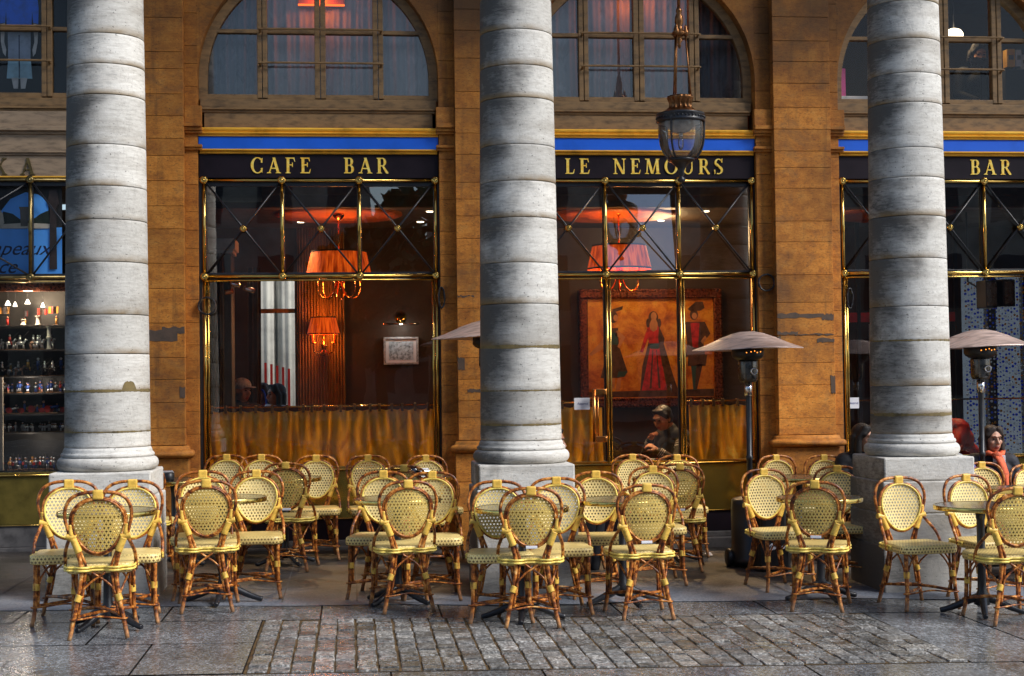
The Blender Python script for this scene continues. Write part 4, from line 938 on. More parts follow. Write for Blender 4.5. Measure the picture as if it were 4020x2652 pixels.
CHAIRS = [  # x and y of the back, facing angle (0 = towards the street), label, has a white plate
 (-0.258, -3.62, 7, 'cane chair facing the street in front of the leftmost column, its left neighbour of two', 0),
 (0.138, -3.62, 2, 'cane chair facing the street at the right corner of the leftmost plinth', 0),
 (0.482, -2.63, 4, 'cane chair facing the street, mostly hidden behind the back-turned chair right of the leftmost plinth', 0),
 (0.854, -2.6, -1, 'cane chair facing the street right of the round table nearest the leftmost column passage', 0),
 (0.457, -0.30, -6, 'cane chair against the CAFE BAR window, leftmost of the back row', 0),
 (0.753, -0.32, 0, 'cane chair against the CAFE BAR window, second from the left in the back row', 0),
 (1.222, -0.42, 0, 'cane chair against the CAFE BAR window, its whole seat visible beside the olive brass panel', 0),
 (1.664, -0.40, 9, 'cane chair of the CAFE BAR back row, fourth from the left', 0),
 (2.159, -0.45, 15, 'cane chair in the back row by the pilaster, behind the table with the water glass', 0),
 (1.752, -2.70, -10, 'cane chair facing the street, left of the table before the CAFE BAR window', 0),
 (2.093, -2.78, -4, 'cane chair facing the street, right of the table before the CAFE BAR window', 0),
 (2.459, -3.76, -3, 'cane chair facing the street at the left corner of the middle plinth', 0),
 (2.886, -3.46, -4, 'cane chair facing the street at the right corner of the middle plinth', 0),
 (3.262, -2.80, -5, 'cane chair facing the street just right of the middle plinth, black coat behind it', 0),
 (3.993, -0.32, 3, 'cane chair against the LE NEMOURS window, left of two below the eating man', 0),
 (4.374, -0.42, -4, 'cane chair against the LE NEMOURS window, right of two below the eating man', 0),
 (3.807, -2.15, -6, 'cane chair facing the street in the second row below the LE NEMOURS sign', 0),
 (4.565, -2.52, 10, 'cane chair facing the street in front of the patio heater and the signed black case', 0),
 (5.255, -0.45, 11, 'cane chair against the stone pilaster right of the LE NEMOURS window, left of two', 0),
 (5.692, -0.45, 2, 'cane chair against the stone pilaster beside the dark haired woman, only its top showing', 0),
 (5.251, -2.15, -6, 'cane chair facing the street left of the rightmost plinth', 0),
 (5.247, -3.46, 8, 'single cane chair standing free in front of the rightmost plinth', 0),
 (5.815, -3.25, 10, 'cane chair facing the street behind the large front table at the right edge', 0),
 (6.626, -1.65, 6, 'cane chair just right of the rightmost plinth, before the coral scarf woman', 0),
 (6.828, -2.0, 25, 'cane chair cut by the right edge of the picture, behind the front table', 0),
 (0.077, -4.56, 185, 'back-turned cane chair nearest the camera at far left, before the leftmost column', 0),
 (0.600, -3.62, 184, 'back-turned cane chair right of the leftmost plinth', 0),
 (1.015, -1.58, 174, 'back-turned dark cane chair at the table beside the CAFE BAR window', 1),
 (1.887, -3.74, 187, 'back-turned cane chair in front of the table before the CAFE BAR window', 0),
 (2.606, -4.38, 176, 'back-turned cane chair before the middle column, on the edge of the setts', 1),
 (3.364, -4.14, 182, 'back-turned cane chair right of the middle plinth, white plate low on its back', 1),
 (4.093, -1.80, 170, 'back-turned dark cane chair in the second row below the LE NEMOURS window', 1),
 (4.521, -3.90, 159, 'back-turned cane chair left of the rightmost plinth, white plate low on its back', 1),
 (5.610, -4.52, 179, 'back-turned cane chair cut by the right edge of the picture, at the front table', 0),
 (1.924, -1.98, 156, 'back-turned dark cane chair mostly hidden behind two chairs, near the water glass', 0),
 (-0.06, -1.90, 178, 'back-turned cane chair hidden behind the leftmost column, only a seat corner showing', 0),
 (7.28, -0.36, 10, 'cane chair under the woman with the coral scarf', 0),
 (6.00, -0.40, 8, 'cane chair under the dark haired woman beside the rightmost column', 0),
 (6.68, -0.95, -20, 'cane chair under the person in the cobalt jacket behind the rightmost column', 0),
 (3.06, -1.50, 50, 'cane chair under the person in the black puffer coat behind the middle column', 0),
]
def chair_root(x, y, deg):
    a = math.radians(deg); d = 0.25*K      # the back stands d behind the seat centre
    return (x + d*math.sin(a), y - d*math.cos(a), ground(x)+0.004), a
def make_chairs():
    proto = None
    for x, y, deg, lab, plate in CHAIRS:
        loc, a = chair_root(x, y, deg)
        if proto is None:
            proto = make_chair(lab, loc, a); c = proto
        else: c = dup(proto, loc, a, lab)
        c['plate'] = plate
    for o in [o for o in C.objects if o.name.startswith('bistro_chair')]:
        if o['plate']: add_plate(o)
        del o['plate']

# ------------------------------------------------------------------ tables
def make_tables():
    def table(label, loc):
        t = thing('round_table', label, 'table', loc, 0, 'round brass rimmed bistro tables')
        m = MB(); m.lathe([(0.0, 0.678), (0.286, 0.678), (0.286, 0.701), (0.0, 0.701)], 48, (0, 0, 0), 0, False, False); m.build('tabletop', MAT['marble'], t)
        m = MB(); m.lathe([(0.287, 0.672), (0.2935, 0.672), (0.296, 0.676), (0.296, 0.699), (0.2935, 0.7025), (0.285, 0.7025)], 48, (0, 0, 0), 0, False); m.build('brass_rim', MAT['rim'], t)
        m = MB(); m.lathe([(0.10, 0.677), (0.10, 0.665), (0.035, 0.655), (0.026, 0.60), (0.025, 0.34), (0.032, 0.33), (0.032, 0.31), (0.026, 0.30), (0.028, 0.15), (0.045, 0.11), (0.052, 0.06), (0.03, 0.05)], 16); m.build('pedestal', MAT['iron'], t)
        for k in range(4):
            a = PI/4+k*PI/2 + 0.2; m = MB()
            m.tube(spline([(0.02*math.cos(a), 0.02*math.sin(a), 0.105), (0.08*math.cos(a), 0.08*math.sin(a), 0.085), (0.17*math.cos(a), 0.17*math.sin(a), 0.045), (0.235*math.cos(a), 0.235*math.sin(a), 0.022), (0.265*math.cos(a), 0.265*math.sin(a), 0.016)], 4), [0.030, 0.028, 0.027, 0.026, 0.025, 0.024, 0.023, 0.022, 0.021, 0.020, 0.019, 0.018, 0.018, 0.018, 0.018, 0.017, 0.014], 8); m.build('foot', MAT['iron'], t)
        return t
    T = [(0.06, -4.12, 'round table between the three front chairs before the leftmost column'), (0.66, -3.12, 'round table behind the back-turned chair right of the leftmost plinth'),
         (0.985, -1.06, 'round table beside the CAFE BAR window, between dark back-turned chair and back row'), (1.83, -3.26, 'round table before the CAFE BAR window, between two facing and one back-turned chair'),
         (2.59, -4.02, 'round table before the middle column, ringed by three chairs'), (3.335, -3.42, 'round table right of the middle plinth, its marble top well in view'),
         (4.14, -1.12, 'round table below the LE NEMOURS window, almost hidden by chairs'), (4.735, -3.32, 'round table left of the rightmost plinth'),
         (5.585, -4.02, 'large round table at the front right with a thick brass rim'), (2.06, -0.98, 'round table with a water glass, near the pilaster right of the CAFE BAR window'),
         (6.60, -2.5, 'round table at the right edge behind the front table'), (5.26, -1.12, 'round table in front of the pilaster right of the patio heater'),
         (-0.40, -0.35, 'round table behind the leftmost column, a grey menu lying on it'), (0.13, -1.30, 'round table with a black ashtray, between the leftmost column and the CAFE BAR window')]
    p = None
    for x, y, lab in T:
        loc = (x, y, ground(x)+0.004)
        if p is None: p = table(lab, loc)
        else: dup(p, loc, random.uniform(0, 1.5), lab)
    def top(x): return ground(x)+0.004+0.7025
    # things on the tables
    x, y = 2.04, -1.0; g = thing('water_glass', 'clear water glass on the table before the pilaster by the CAFE BAR window', 'glass', (x, y, top(x)))
    m = MB(); m.lathe([(0.022, 0.0), (0.030, 0.004), (0.036, 0.09), (0.034, 0.09), (0.028, 0.012), (0.0, 0.012)], 20, (0, 0, 0), 0, False); m.build('glass_body', MAT['tumbler'], g)
    x, y = 2.12, -1.02; g = thing('napkin_dispenser', 'small chrome napkin dispenser beside the water glass', 'dispenser', (x, y, top(x)), 0.3)
    m = MB(); m.box(-0.045, 0.045, -0.03, 0.03, 0, 0.055, 0, 0.008); m.build('dispenser_case', MAT['chrome'], g)
    m = MB(); m.box(-0.036, 0.036, -0.012, 0.012, 0.055, 0.07, 0, 0.003); m.build('paper_napkin', MAT['white'], g)
    x, y = 0.10, -1.42; g = thing('ashtray', 'black cylindrical ashtray on the table by the leftmost passage', 'ashtray', (x, y, top(x)))
    m = MB(); m.lathe([(0.0, 0.0), (0.043, 0.0), (0.045, 0.006), (0.045, 0.058), (0.041, 0.06), (0.039, 0.05), (0.039, 0.03), (0.0, 0.03)], 24, (0, 0, 0), 0, False); m.build('ashtray_body', MAT['black'], g)
    x, y = -0.12, -0.42; g = thing('menu_card', 'grey folded menu lying on the table behind the leftmost column', 'menu', (x, y, top(x)), 0.15)
    m = MB(); m.box(-0.14, 0.14, -0.10, 0.10, 0.0, 0.006, 0, 0.002); m.box(-0.135, 0.135, -0.095, 0.095, 0.0085, 0.0125, 0, 0.002); m.build('menu_leaf', MAT['greyk'], g)

# ------------------------------------------------------------------ patio heaters
def make_heater(label, loc, lift=0.0, k=1.0):
    t = thing('patio_heater', label, 'heater', loc, 0, 'gas patio heaters under the arcade')
    z0 = lift-loc[2]
    def Z(z): return z + z0
    k_ = k; m = MB(); n = 8; prof = [(0.0, 1.806), (0.06, 1.805), (0.14, 1.788), (0.145, 1.784), (0.24, 1.752), (0.245, 1.747), (0.36, 1.700), (0.462, 1.666), (0.464, 1.660), (0.36, 1.692), (0.24, 1.742), (0.14, 1.780), (0.0, 1.796)]
    rs = []
    for r, z in prof:
        ring = []
        for k in range(48):
            a = 2*PI*k/48; d = 1.0+0.016*math.cos(6*a); r = r*1.0; ring.append((max(r*k_, 0.0008)*math.cos(a)*d, max(r*k_, 0.0008)*math.sin(a)*d, Z(z)+0.010*math.cos(a)*r/0.46+0.006*math.sin(3*a)*(r/0.46)**2))
        rs.append(ring)
    m.rings(rs, 0, False, False, False); m.build('hood', MAT['hood'], t)
    m = MB(); m.lathe([(0.03, Z(1.80)), (0.03, Z(1.665)), (0.125, Z(1.665)), (0.130, Z(1.655)), (0.130, Z(1.61)), (0.118, Z(1.592)), (0.09, Z(1.575)), (0.076, Z(1.572))], 32, (0, 0, 0), 0, False); m.build('burner', MAT['black'], t)
    m = MB()
    for k in range(5):
        a = -1.9+k*0.23+0.05*(k*k % 3); m.sphere((0.131*math.cos(a), 0.131*math.sin(a), Z(1.633)+0.006*((k*7) % 3)), 0.0045, 0, 6, 4)
    m.build('ember', MAT['ember'], t)
    m = MB(); m.lathe([(0.0, Z(1.571)), (0.076, Z(1.571)), (0.079, Z(1.56)), (0.079, Z(1.43)), (0.070, Z(1.405)), (0.062, Z(1.394)), (0.0, Z(1.394))], 32, (0, 0, 0), 0, False); m.build('valve_housing', MAT['steel'], t)
    M = Matrix.Rotation(PI/2, 4, 'X')
    m = MB(); m.lathe([(0.018, 0.0), (0.029, 0.0), (0.031, 0.010), (0.026, 0.016), (0.020, 0.012), (0.018, 0.0)], 24, (0.028, -0.078, Z(1.482)), 0, False, True, M); m.build('control_dial', MAT['chrome'], t)
    m = MB(); m.lathe([(0.0, 0.0), (0.013, 0.0), (0.013, 0.008), (0.0, 0.009)], 16, (0.028, -0.077, Z(1.432)), 0, False, True, M); m.build('igniter_button', MAT['black'], t)
    m = MB(); m.lathe([(0.0, Z(1.393)), (0.032, Z(1.393)), (0.032, Z(1.283)), (0.0, Z(1.283))], 24, (0, 0, 0), 0, False); m.build('collar', MAT['chrome'], t)
    m = MB(); m.lathe([(0.022, Z(1.2825)), (0.022, Z(0.80)), (0.027, Z(0.795)), (0.027, Z(0.765)), (0.022, Z(0.76)), (0.022, Z(0.50))], 16, (0, 0, 0), 0, False); m.build('pole', MAT['iron'], t)
    m = MB(); m.lathe([(0.0, 0.575), (0.05, 0.575), (0.135, 0.555), (0.152, 0.54), (0.156, 0.50), (0.156, 0.09), (0.165, 0.085), (0.165, 0.015), (0.0, 0.015)], 36, (0, 0, 0), 0, False); m.build('gas_cylinder_cover', MAT['black'], t)
    m = MB(); m.lathe([(0.0, -0.025), (0.06, -0.025), (0.075, -0.015), (0.075, 0.015), (0.06, 0.025), (0.0, 0.025)], 20, (-0.175, 0.02, 0.077), 0, True, True, Matrix.Rotation(PI/2, 4, 'Y')); m.build('wheel', MAT['black'], t)
    return t

# ------------------------------------------------------------------ hanging lantern
def make_lantern():
    t = thing('hanging_lantern', 'hanging bronze and glass lantern with three suspension rods before the LE NEMOURS sign', 'lantern', (4.255, -1.3, 0))
    m = MB(); m.tube([(0, 0, 6.91), (0, 0, 4.50)], 0.013, 10); m.build('hanging_rod', MAT['bronze'], t)
    m = MB(); m.lathe([(0.013, 4.53), (0.026, 4.50), (0.026, 4.49), (0.020, 4.475), (0.034, 4.44), (0.036, 4.40), (0.024, 4.37), (0.034, 4.34), (0.062, 4.31), (0.066, 4.30), (0.030, 4.285), (0.020, 4.262), (0.030, 4.25), (0.010, 4.22), (0.016, 4.205), (0.004, 4.18)], 20)
    for k in range(3):
        a = -2.2+k*2.094; m.lathe([(0.01, 4.28), (0.022, 4.30), (0.024, 4.325), (0.012, 4.34), (0.014, 4.355), (0.003, 4.385)], 10, (0.055*math.cos(a), 0.055*math.sin(a), 0))
    m.build('finial_boss', MAT['bronze'], t)
    for k in range(3):
        a = -2.2+k*2.094; m = MB()
        m.tube([(0.052*math.cos(a), 0.052*math.sin(a), 4.29), (0.090*math.cos(a), 0.090*math.sin(a), 3.775)], 0.0075, 8); m.build('suspension_rod', MAT['bronze'], t)
    m = MB(); rs = []
    for i, (r, z, w) in enumerate([(0.085, 3.79, 0), (0.104, 3.785, .004), (0.108, 3.768, .004), (0.096, 3.752, .008), (0.082, 3.72, .012), (0.086, 3.69, .012), (0.118, 3.668, .008), (0.150, 3.655, 0), (0.185, 3.643, 0)]):
        rs.append([((r+w*math.cos(14*2*PI*k/84))*math.cos(2*PI*k/84), (r+w*math.cos(14*2*PI*k/84))*math.sin(2*PI*k/84), z) for k in range(84)])
    m.rings(rs); m.build('fluted_crown', MAT['bronze'], t)
    m = MB(); m.lathe([(0.17, 3.646), (0.197, 3.640), (0.203, 3.628), (0.196, 3.618), (0.198, 3.585), (0.204, 3.576), (0.198, 3.566), (0.180, 3.562)], 48)
    for k in range(40):
        a = 2*PI*k/40; m.sphere((0.199*math.cos(a), 0.199*math.sin(a), 3.602), 0.009, 0, 6, 4)
    m.build('rim_band', MAT['iron'], t)
    m = MB(); m.lathe([(0.186, 3.562), (0.187, 3.50), (0.184, 3.44), (0.174, 3.38), (0.152, 3.32), (0.122, 3.28), (0.100, 3.266)], 48, (0, 0, 0), 0, False); m.build('glass_bowl', MAT['clear'], t)
    m = MB(); m.lathe([(0.165, 3.560), (0.125, 3.545), (0.075, 3.495), (0.035, 3.482)], 36, (0, 0, 0), 0, False); m.build('reflector', MAT['whitestone'], t)
    m = MB(); m.lathe([(0.018, 3.482), (0.018, 3.455), (0.014, 3.45)], 14); m.lathe([(0.012, 3.45), (0.022, 3.42), (0.024, 3.385), (0.018, 3.355), (0.002, 3.34)], 14, (0, 0, 0), 1); m.build('bulb', [MAT['whitestone'], MAT['tumbler']], t)
    for k in range(3):
        a = -2.2+k*2.094; m = MB()
        m.tube(spline([(r*math.cos(a), r*math.sin(a), z) for r, z in ((0.196, 3.60), (0.194, 3.52), (0.191, 3.44), (0.180, 3.375), (0.156, 3.315), (0.12, 3.268))], 4), 0.009, 8); m.build('rib', MAT['iron'], t)
    m = MB(); m.lathe([(0.08, 3.272), (0.110, 3.268), (0.112, 3.25), (0.095, 3.245), (0.07, 3.225), (0.034, 3.19), (0.024, 3.16), (0.030, 3.14), (0.018, 3.125), (0.014, 3.115), (0.030, 3.10), (0.032, 3.085), (0.018, 3.072), (0.004, 3.066)], 24); m.build('bottom_finial', MAT['iron'], t)

# ------------------------------------------------------------------ inside the cafe
def wavy(m, x0, x1, y, z0, z1, amp, per, seed, nx=160, nz=10, flare=0.0, yx=0.0):
    r = random.Random(seed); ph = [r.uniform(0, 6.28) for _ in range(4)]
    def f(x, q):
        u = x/per
        return amp*(0.6*math.sin(2*PI*u+ph[0]+0.8*math.sin(1.7*u+ph[2]))+0.4*math.sin(2*PI*u*2.3+ph[1]+q*0.8)+0.25*math.sin(2*PI*u*0.37+ph[3]))*(0.45+0.55*q+flare*q)
    g = []
    for j in range(nz+1):
        q = j/nz; row = []
        for i in range(nx+1):
            x = x0+(x1-x0)*i/nx; row.append(m.bm.verts.new((x+0.012*math.sin(q*3+x*9+ph[1])*q, y+f(x, q), z1+(z0-z1)*q)))
        g.append(row)
    for j in range(nz):
        for i in range(nx):
            fa = m.bm.faces.new((g[j][i], g[j][i+1], g[j+1][i+1], g[j+1][i])); fa.smooth = True
def cafe_curtain(label, x0, x1, seed, full=None):
    t = thing('cafe_curtain', label, 'curtain', ((x0+x1)/2, 0.17, 0), 0, 'gold half curtains inside the windows'); c = (x0+x1)/2
    r = random.Random(seed); loops = []; x = x0+0.02
    while x < x1-0.02: loops.append(x); x += r.uniform(0.075, 0.150)
    folds = []; x = x0
    while x < x1+0.1: folds.append((x, r.uniform(0.016, 0.034), r.uniform(0.030, 0.055), r.uniform(-0.05, 0.05), r.uniform(0.5, 1.2))); x += r.uniform(0.055, 0.115)
    def dep(x, q):                     # q = 0 at the rod, 1 at the hem
        d = 0.0
        for fx, w, a, lean, gr in folds:
            u = (x-fx-lean*q*q)/(w*(1.0+0.5*q)); d -= a*math.exp(-u*u)*(0.30+0.70*min(1, q*1.6*gr))
        for lx in loops: u = (x-lx)/0.035; d += 0.020*math.exp(-u*u)*math.exp(-q*7)
        return d+0.012*math.sin(x*23+q*5)*q+0.008*math.sin(x*61-q*9)*q
    m = MB(); nx = int((x1-x0)/0.007); nz = 26; g = []
    for k in range(nz+1):
        q = k/nz; row = []
        for i in range(nx+1):
            x = x0+(x1-x0)*i/nx; sag = 0.014*min(min(abs(x-l) for l in loops)/0.06, 1.2)
            dd = dep(x, q); v = m.bm.verts.new((x-c, 0.02+dd, 1.212-sag*(1-q)-0.512*q)); v[m.at] = min(1.0, max(0.01, -dd/0.045*(0.55+0.9*(1-q)**2))); row.append(v)  # tone follows fold depth, so the translucency carries the fold shade
        g.append(row)
    for k in range(nz):
        for i in range(nx): fa = m.bm.faces.new((g[k][i], g[k][i+1], g[k+1][i+1], g[k+1][i])); fa.smooth = True
    m.build('cloth', MAT['curtain'], t)
    m = MB(); a, b = full or (x0, x1); m.tube([(a-c, -0.012, 1.243), (b-c, -0.012, 1.243)], 0.0085, 8); m.build('curtain_rod', MAT['brass'], t)
    m = MB()
    for x in loops: m.box(x-c-0.012, x-c+0.012, -0.025, 0.012, 1.19, 1.262, 0, 0.003)
    m.build('curtain_loop', MAT['drape'], t)
def chandelier(label, loc, sc=1.0):
    t = thing('chandelier', label, 'chandelier', loc, 0, 'brass chandeliers with pleated drum shades')
    m = MB(); r0, r1 = 0.262*sc, 0.315*sc
    m.lathe([(r1, 0.0), (r0, 0.235)], 72, (0, 0, 0), 0, False); m.build('lamp_shade', MAT['shade'], t)
    m = MB(); m.lathe([(r1+0.002, -0.004), (r1+0.004, 0.004), (r1, 0.014)], 60, (0, 0, 0), 0, False); m.lathe([(r0+0.003, 0.222), (r0+0.003, 0.238)], 60, (0, 0, 0), 0, False); m.build('shade_trim', MAT['darkdrape'], t)
    m = MB(); m.tube([(0, 0, 0.62), (0, 0, 0.04)], 0.008, 8); m.lathe([(0.07, 0.61), (0.05, 0.57), (0.015, 0.53)], 16); m.lathe([(0.01, 0.05), (0.03, 0.02), (0.035, -0.02), (0.02, -0.05), (0.035, -0.08), (0.02, -0.11), (0.004, -0.14)], 16); m.build('stem', MAT['copper'], t)
    for k in range(6):
        a = 0.3+k*PI/3; m = MB(); c, s = math.cos(a), math.sin(a)
        m.tube(spline([(0.02*c, 0.02*s, -0.05), (0.07*c, 0.07*s, -0.17), (0.14*c, 0.14*s, -0.215), (0.205*c, 0.205*s, -0.16), (0.215*c, 0.215*s, -0.03)], 5), 0.006, 7)
        m.lathe([(0.004, -0.045), (0.03, -0.035), (0.032, -0.03), (0.012, -0.02), (0.012, 0.05), (0.003, 0.052)], 12, (0.215*c, 0.215*s, 0)); m.build('arm', MAT['copper'], t)
    return t
def wall_lamp(label, loc):
    t = thing('wall_lamp', label, 'lamp', loc, 0, 'wall lamps with red pleated shades')
    m = MB(); m.lathe([(0.172, 0.0), (0.128, 0.178)], 60, (0, 0, 0), 0, False); m.build('lamp_shade', MAT['shade'], t)
    m = MB(); m.lathe([(0.174, -0.004), (0.175, 0.008)], 48, (0, 0, 0), 0, False); m.lathe([(0.130, 0.168), (0.130, 0.182)], 48, (0, 0, 0), 0, False); m.build('shade_trim', MAT['darkdrape'], t)
    for s in (-1, 1):
        m = MB(); m.tube(spline([(0.0, 0.12, -0.13), (s*0.02, 0.08, -0.18), (s*0.06, 0.03, -0.20), (s*0.105, 0.0, -0.17), (s*0.108, 0.0, -0.09)], 5), 0.006, 7)
        m.lathe([(0.004, -0.10), (0.03, -0.092), (0.03, -0.088), (0.012, -0.08), (0.011, 0.03), (0.002, 0.032)], 12, (s*0.108, 0.0, 0)); m.build('arm', MAT['copper'], t)
    m = MB(); m.lathe([(0.004, -0.23), (0.02, -0.21), (0.012, -0.18), (0.03, -0.14), (0.035, -0.11), (0.012, -0.08), (0.008, 0.0)], 14, (0, 0.10, 0)); m.build('back_boss', MAT['copper'], t)
def make_interior():
    cafe_curtain('gold satin half curtain across the whole CAFE BAR window', 0.27, 2.27, 5)
    cafe_curtain('gold half curtain gathered behind the glass door beside the middle column', 3.33, 3.81, 8, (3.2, 3.82))
    cafe_curtain('gold half curtain in the right pane of the LE NEMOURS window, behind the heater pole', 4.62, 5.17, 9, (4.54, 5.2))
    m = MB(); m.tube([(6.05, 0.15, 1.225), (8.1, 0.15, 1.225)], 0.008, 8); tag(m.build('curtain_rod', MAT['brass']), 'bare brass curtain rod across the right window, behind the coral scarf woman', 'curtain rod')
    chandelier('chandelier with an orange pleated shade behind the CAFE BAR window', (1.420, 1.0, 2.473))
    chandelier('chandelier with an orange pleated shade behind the LE NEMOURS window', (4.140, 1.0, 2.523))
    wall_lamp('red wall lamp glowing on the brown drape behind the CAFE BAR window', (1.243, 2.40, 1.961))
    wall_lamp('red wall lamp behind the rightmost column, half hidden', (6.12, 1.2, 2.25))
    m = MB()
    n = 26; pts = []
    for i in range(n*4+1):
        x = 0.965+0.50*i/(n*4); pts.append((x, 2.60+0.012*math.sin(2*PI*i/4.0*0.62)))
    for (xa, ya), (xb, yb_) in zip(pts[:-1], pts[1:]): m.face([(xa, ya, 0.0), (xb, yb_, 0.0), (xb, yb_, 3.29), (xa, ya, 3.29)])
    tag(m.build('pleated_drape', MAT['drape']), 'tall brown pleated drape behind the red wall lamp', 'drape')
    for i, (x, y, w, lab) in enumerate(((0.33, 0.45, 0.10, 'dark velvet drape hanging at the left jamb of the CAFE BAR window'), (0.54, 2.2, 0.14, 'dark velvet drape beside the bright inner opening'))):
        m = MB(); wavy(m, x-w/2, x+w/2, y, 0.0, 2.65, 0.02, 0.06, 20+i, 40, 6); tag(m.build('velvet_drape', MAT['darkdrape']), lab, 'drape')
    # picture, picture lamp, spotlights
    t = thing('framed_print', 'small silver framed grey print on the back wall of the CAFE BAR room', 'picture', (2.058, 2.62, 1.784))
    m = MB()
    for a in ((-0.186, 0.186, 0.125, 0.147), (-0.186, 0.186, -0.147, -0.125), (-0.186, -0.160, -0.125, 0.125), (0.160, 0.186, -0.125, 0.125)): m.box(a[0], a[1], -0.03, 0.03, a[2], a[3], 0, 0.003)
    m.build('frame', MAT['greyk'], t); m = MB(); m.box(-0.16, 0.16, 0.0, 0.02, -0.125, 0.125); m.build('mount', MAT['white'], t); m = MB(); m.box(-0.13, 0.13, -0.004, -0.001, -0.098, 0.098); m.build('print', MAT['printgrey'], t)
    t = thing('picture_lamp', 'brass picture lamp with a round plate above the grey print', 'lamp', (2.058, 2.62, 2.066))
    m = MB(); m.tube([(-0.19, -0.12, 0), (0.19, -0.12, 0)], 0.010, 10); m.build('lamp_tube', MAT['chrome'], t)
    m = MB(); m.lathe([(0.0, 0.0), (0.055, 0.0), (0.06, 0.015), (0.0, 0.02)], 28, (0.0, 0.03, 0.065), 0, True, True, Matrix.Rotation(PI/2, 4, 'X')); m.tube([(0, 0.02, 0.065), (0, -0.08, 0.05), (0, -0.12, 0.0)], 0.006, 8); m.build('wall_plate', MAT['rim'], t)
    for i, (x, z, r, lab) in enumerate(((0.47, 2.37, 0.6, 'chrome spotlight inside the top left of the CAFE BAR window, upper one'), (0.60, 2.32, 0.7, 'chrome spotlight inside the CAFE BAR window, nearer the bright opening'), (0.41, 2.30, 0.2, 'copper tinted spotlight close to the left brass mullion'))):
        t = thing('spot_light', lab, 'spotlight', (x, 0.55, z), 0, 'spotlights at the top of the CAFE BAR window'); M = Matrix.Rotation(r+1.2, 4, 'Y')
        m = MB(); m.lathe([(0.0, -0.05), (0.022, -0.05), (0.026, -0.03), (0.026, 0.045), (0.020, 0.05), (0.0, 0.04)], 18, (0, 0, 0), 0, False, True, M); m.build('lamp_head', MAT['copper'] if i == 2 else MAT['chrome'], t)
        m = MB(); m.tube([(0, 0, 0), (0, 0.0, 0.12)], 0.006, 8); m.build('stalk', MAT['black'], t)
    for i, (x, y, bx) in enumerate(((0.98, 1.05, 0), (1.03, 2.0, 0), (2.30, 1.05, 0), (2.25, 2.0, 0), (3.45, 1.05, 1), (5.02, 1.05, 1), (4.75, 1.9, 1), (6.3, 1.1, 1), (7.35, 1.05, 1))):  # the last one is added to brighten the red coat
        m = MB(); m.lathe([(0.0, 3.092), (0.034, 3.092), (0.038, 3.099)], 20, (x, y, 0), 0, False)
        tag(m.build('ceiling_downlight', MAT['warmlamp']), 'small round lit downlight in the dark cafe ceiling', 'ceiling light', 'downlights in the cafe ceiling')
    # grand painting of three costumed figures
    t = thing('grand_painting', 'large red and gilt framed painting of three costumed figures behind the LE NEMOURS window', 'painting', (4.765, 2.60, 1.785))
    W, H = 0.785, 0.64; w, h = 0.695, 0.537
    m = MB()
    for a in ((-W, W, h, H), (-W, W, -H, -h), (-W, -w, -h, h), (w, W, -h, h)):
        m.box(a[0], a[1], -0.05, 0.04, a[2], a[3], 0, 0.012)
    def beads(xa, za, xb, zb, n):
        for i in range(n): m.sphere((xa+(xb-xa)*i/(n-1), -0.052, za+(zb-za)*i/(n-1)), (0.014, 0.008, 0.014), 0, 6, 4)
    beads(-W+.02, H-.02, W-.02, H-.02, 44); beads(-W+.02, -H+.02, W-.02, -H+.02, 44); beads(-W+.02, -H+.05, -W+.02, H-.05, 36); beads(W-.02, -H+.05, W-.02, H-.05, 36)
    beads(-w-.015, h+.015, w+.015, h+.015, 60); beads(-w-.015, -h-.015, w+.015, -h-.015, 60)
    m.build('frame', MAT['frame_gilt'], t)
    m = MB(); m.box(-w, w, 0.0, 0.03, -h, h); m.build('canvas', MAT['canvas'], t)
    m = MB()
    def el(cx, cz, rx, rz, mi, lay, n=18): m.prism([(cx+rx*math.cos(2*PI*i/n), cz+rz*math.sin(2*PI*i/n)) for i in range(n)], -0.001-0.0006*lay, -0.0003, mi)
    def poly(pts, mi, lay):
        ar = sum(pts[k][0]*pts[(k+1) % len(pts)][1]-pts[(k+1) % len(pts)][0]*pts[k][1] for k in range(len(pts)))
        m.prism(pts if ar > 0 else pts[::-1], -0.001-0.0006*lay, -0.0003, mi)
    # lady in crimson (middle), dancer (left), gentleman with plumed hat (right): plain costumed figures
    poly([(0.02, 0.20), (0.09, 0.20), (0.14, 0.05), (0.24, -0.30), (0.30, -0.48), (0.12, -0.51), (-0.13, -0.50), (-0.10, -0.2), (-0.03, 0.05)], 2, 1)
    poly([(-0.03, 0.26), (0.09, 0.26), (0.11, 0.10), (0.08, -0.02), (0.0, -0.02), (-0.03, 0.1)], 0, 2); poly([(-0.015, 0.262), (0.08, 0.262), (0.07, 0.20), (0.03, 0.175), (-0.005, 0.20)], 1, 3); poly([(-0.02, 0.05), (0.10, 0.05), (0.085, -0.01), (-0.005, -0.01)], 3, 4); poly([(-0.01, 0.0), (0.09, 0.0), (0.17, -0.46), (-0.11, -0.46)], 0, 3); poly([(0.055, -0.02), (0.065, -0.02), (0.10, -0.44), (0.075, -0.44)], 2, 4); poly([(0.015, -0.02), (0.025, -0.02), (0.0, -0.44), (-0.025, -0.44)], 2, 4)
    poly([(-0.03, 0.24), (-0.08, 0.10), (-0.12, -0.04), (-0.09, -0.05), (-0.02, 0.14)], 0, 5); poly([(0.09, 0.24), (0.15, 0.10), (0.13, -0.02), (0.16, -0.20), (0.12, -0.2), (0.08, 0.10)], 2, 5)
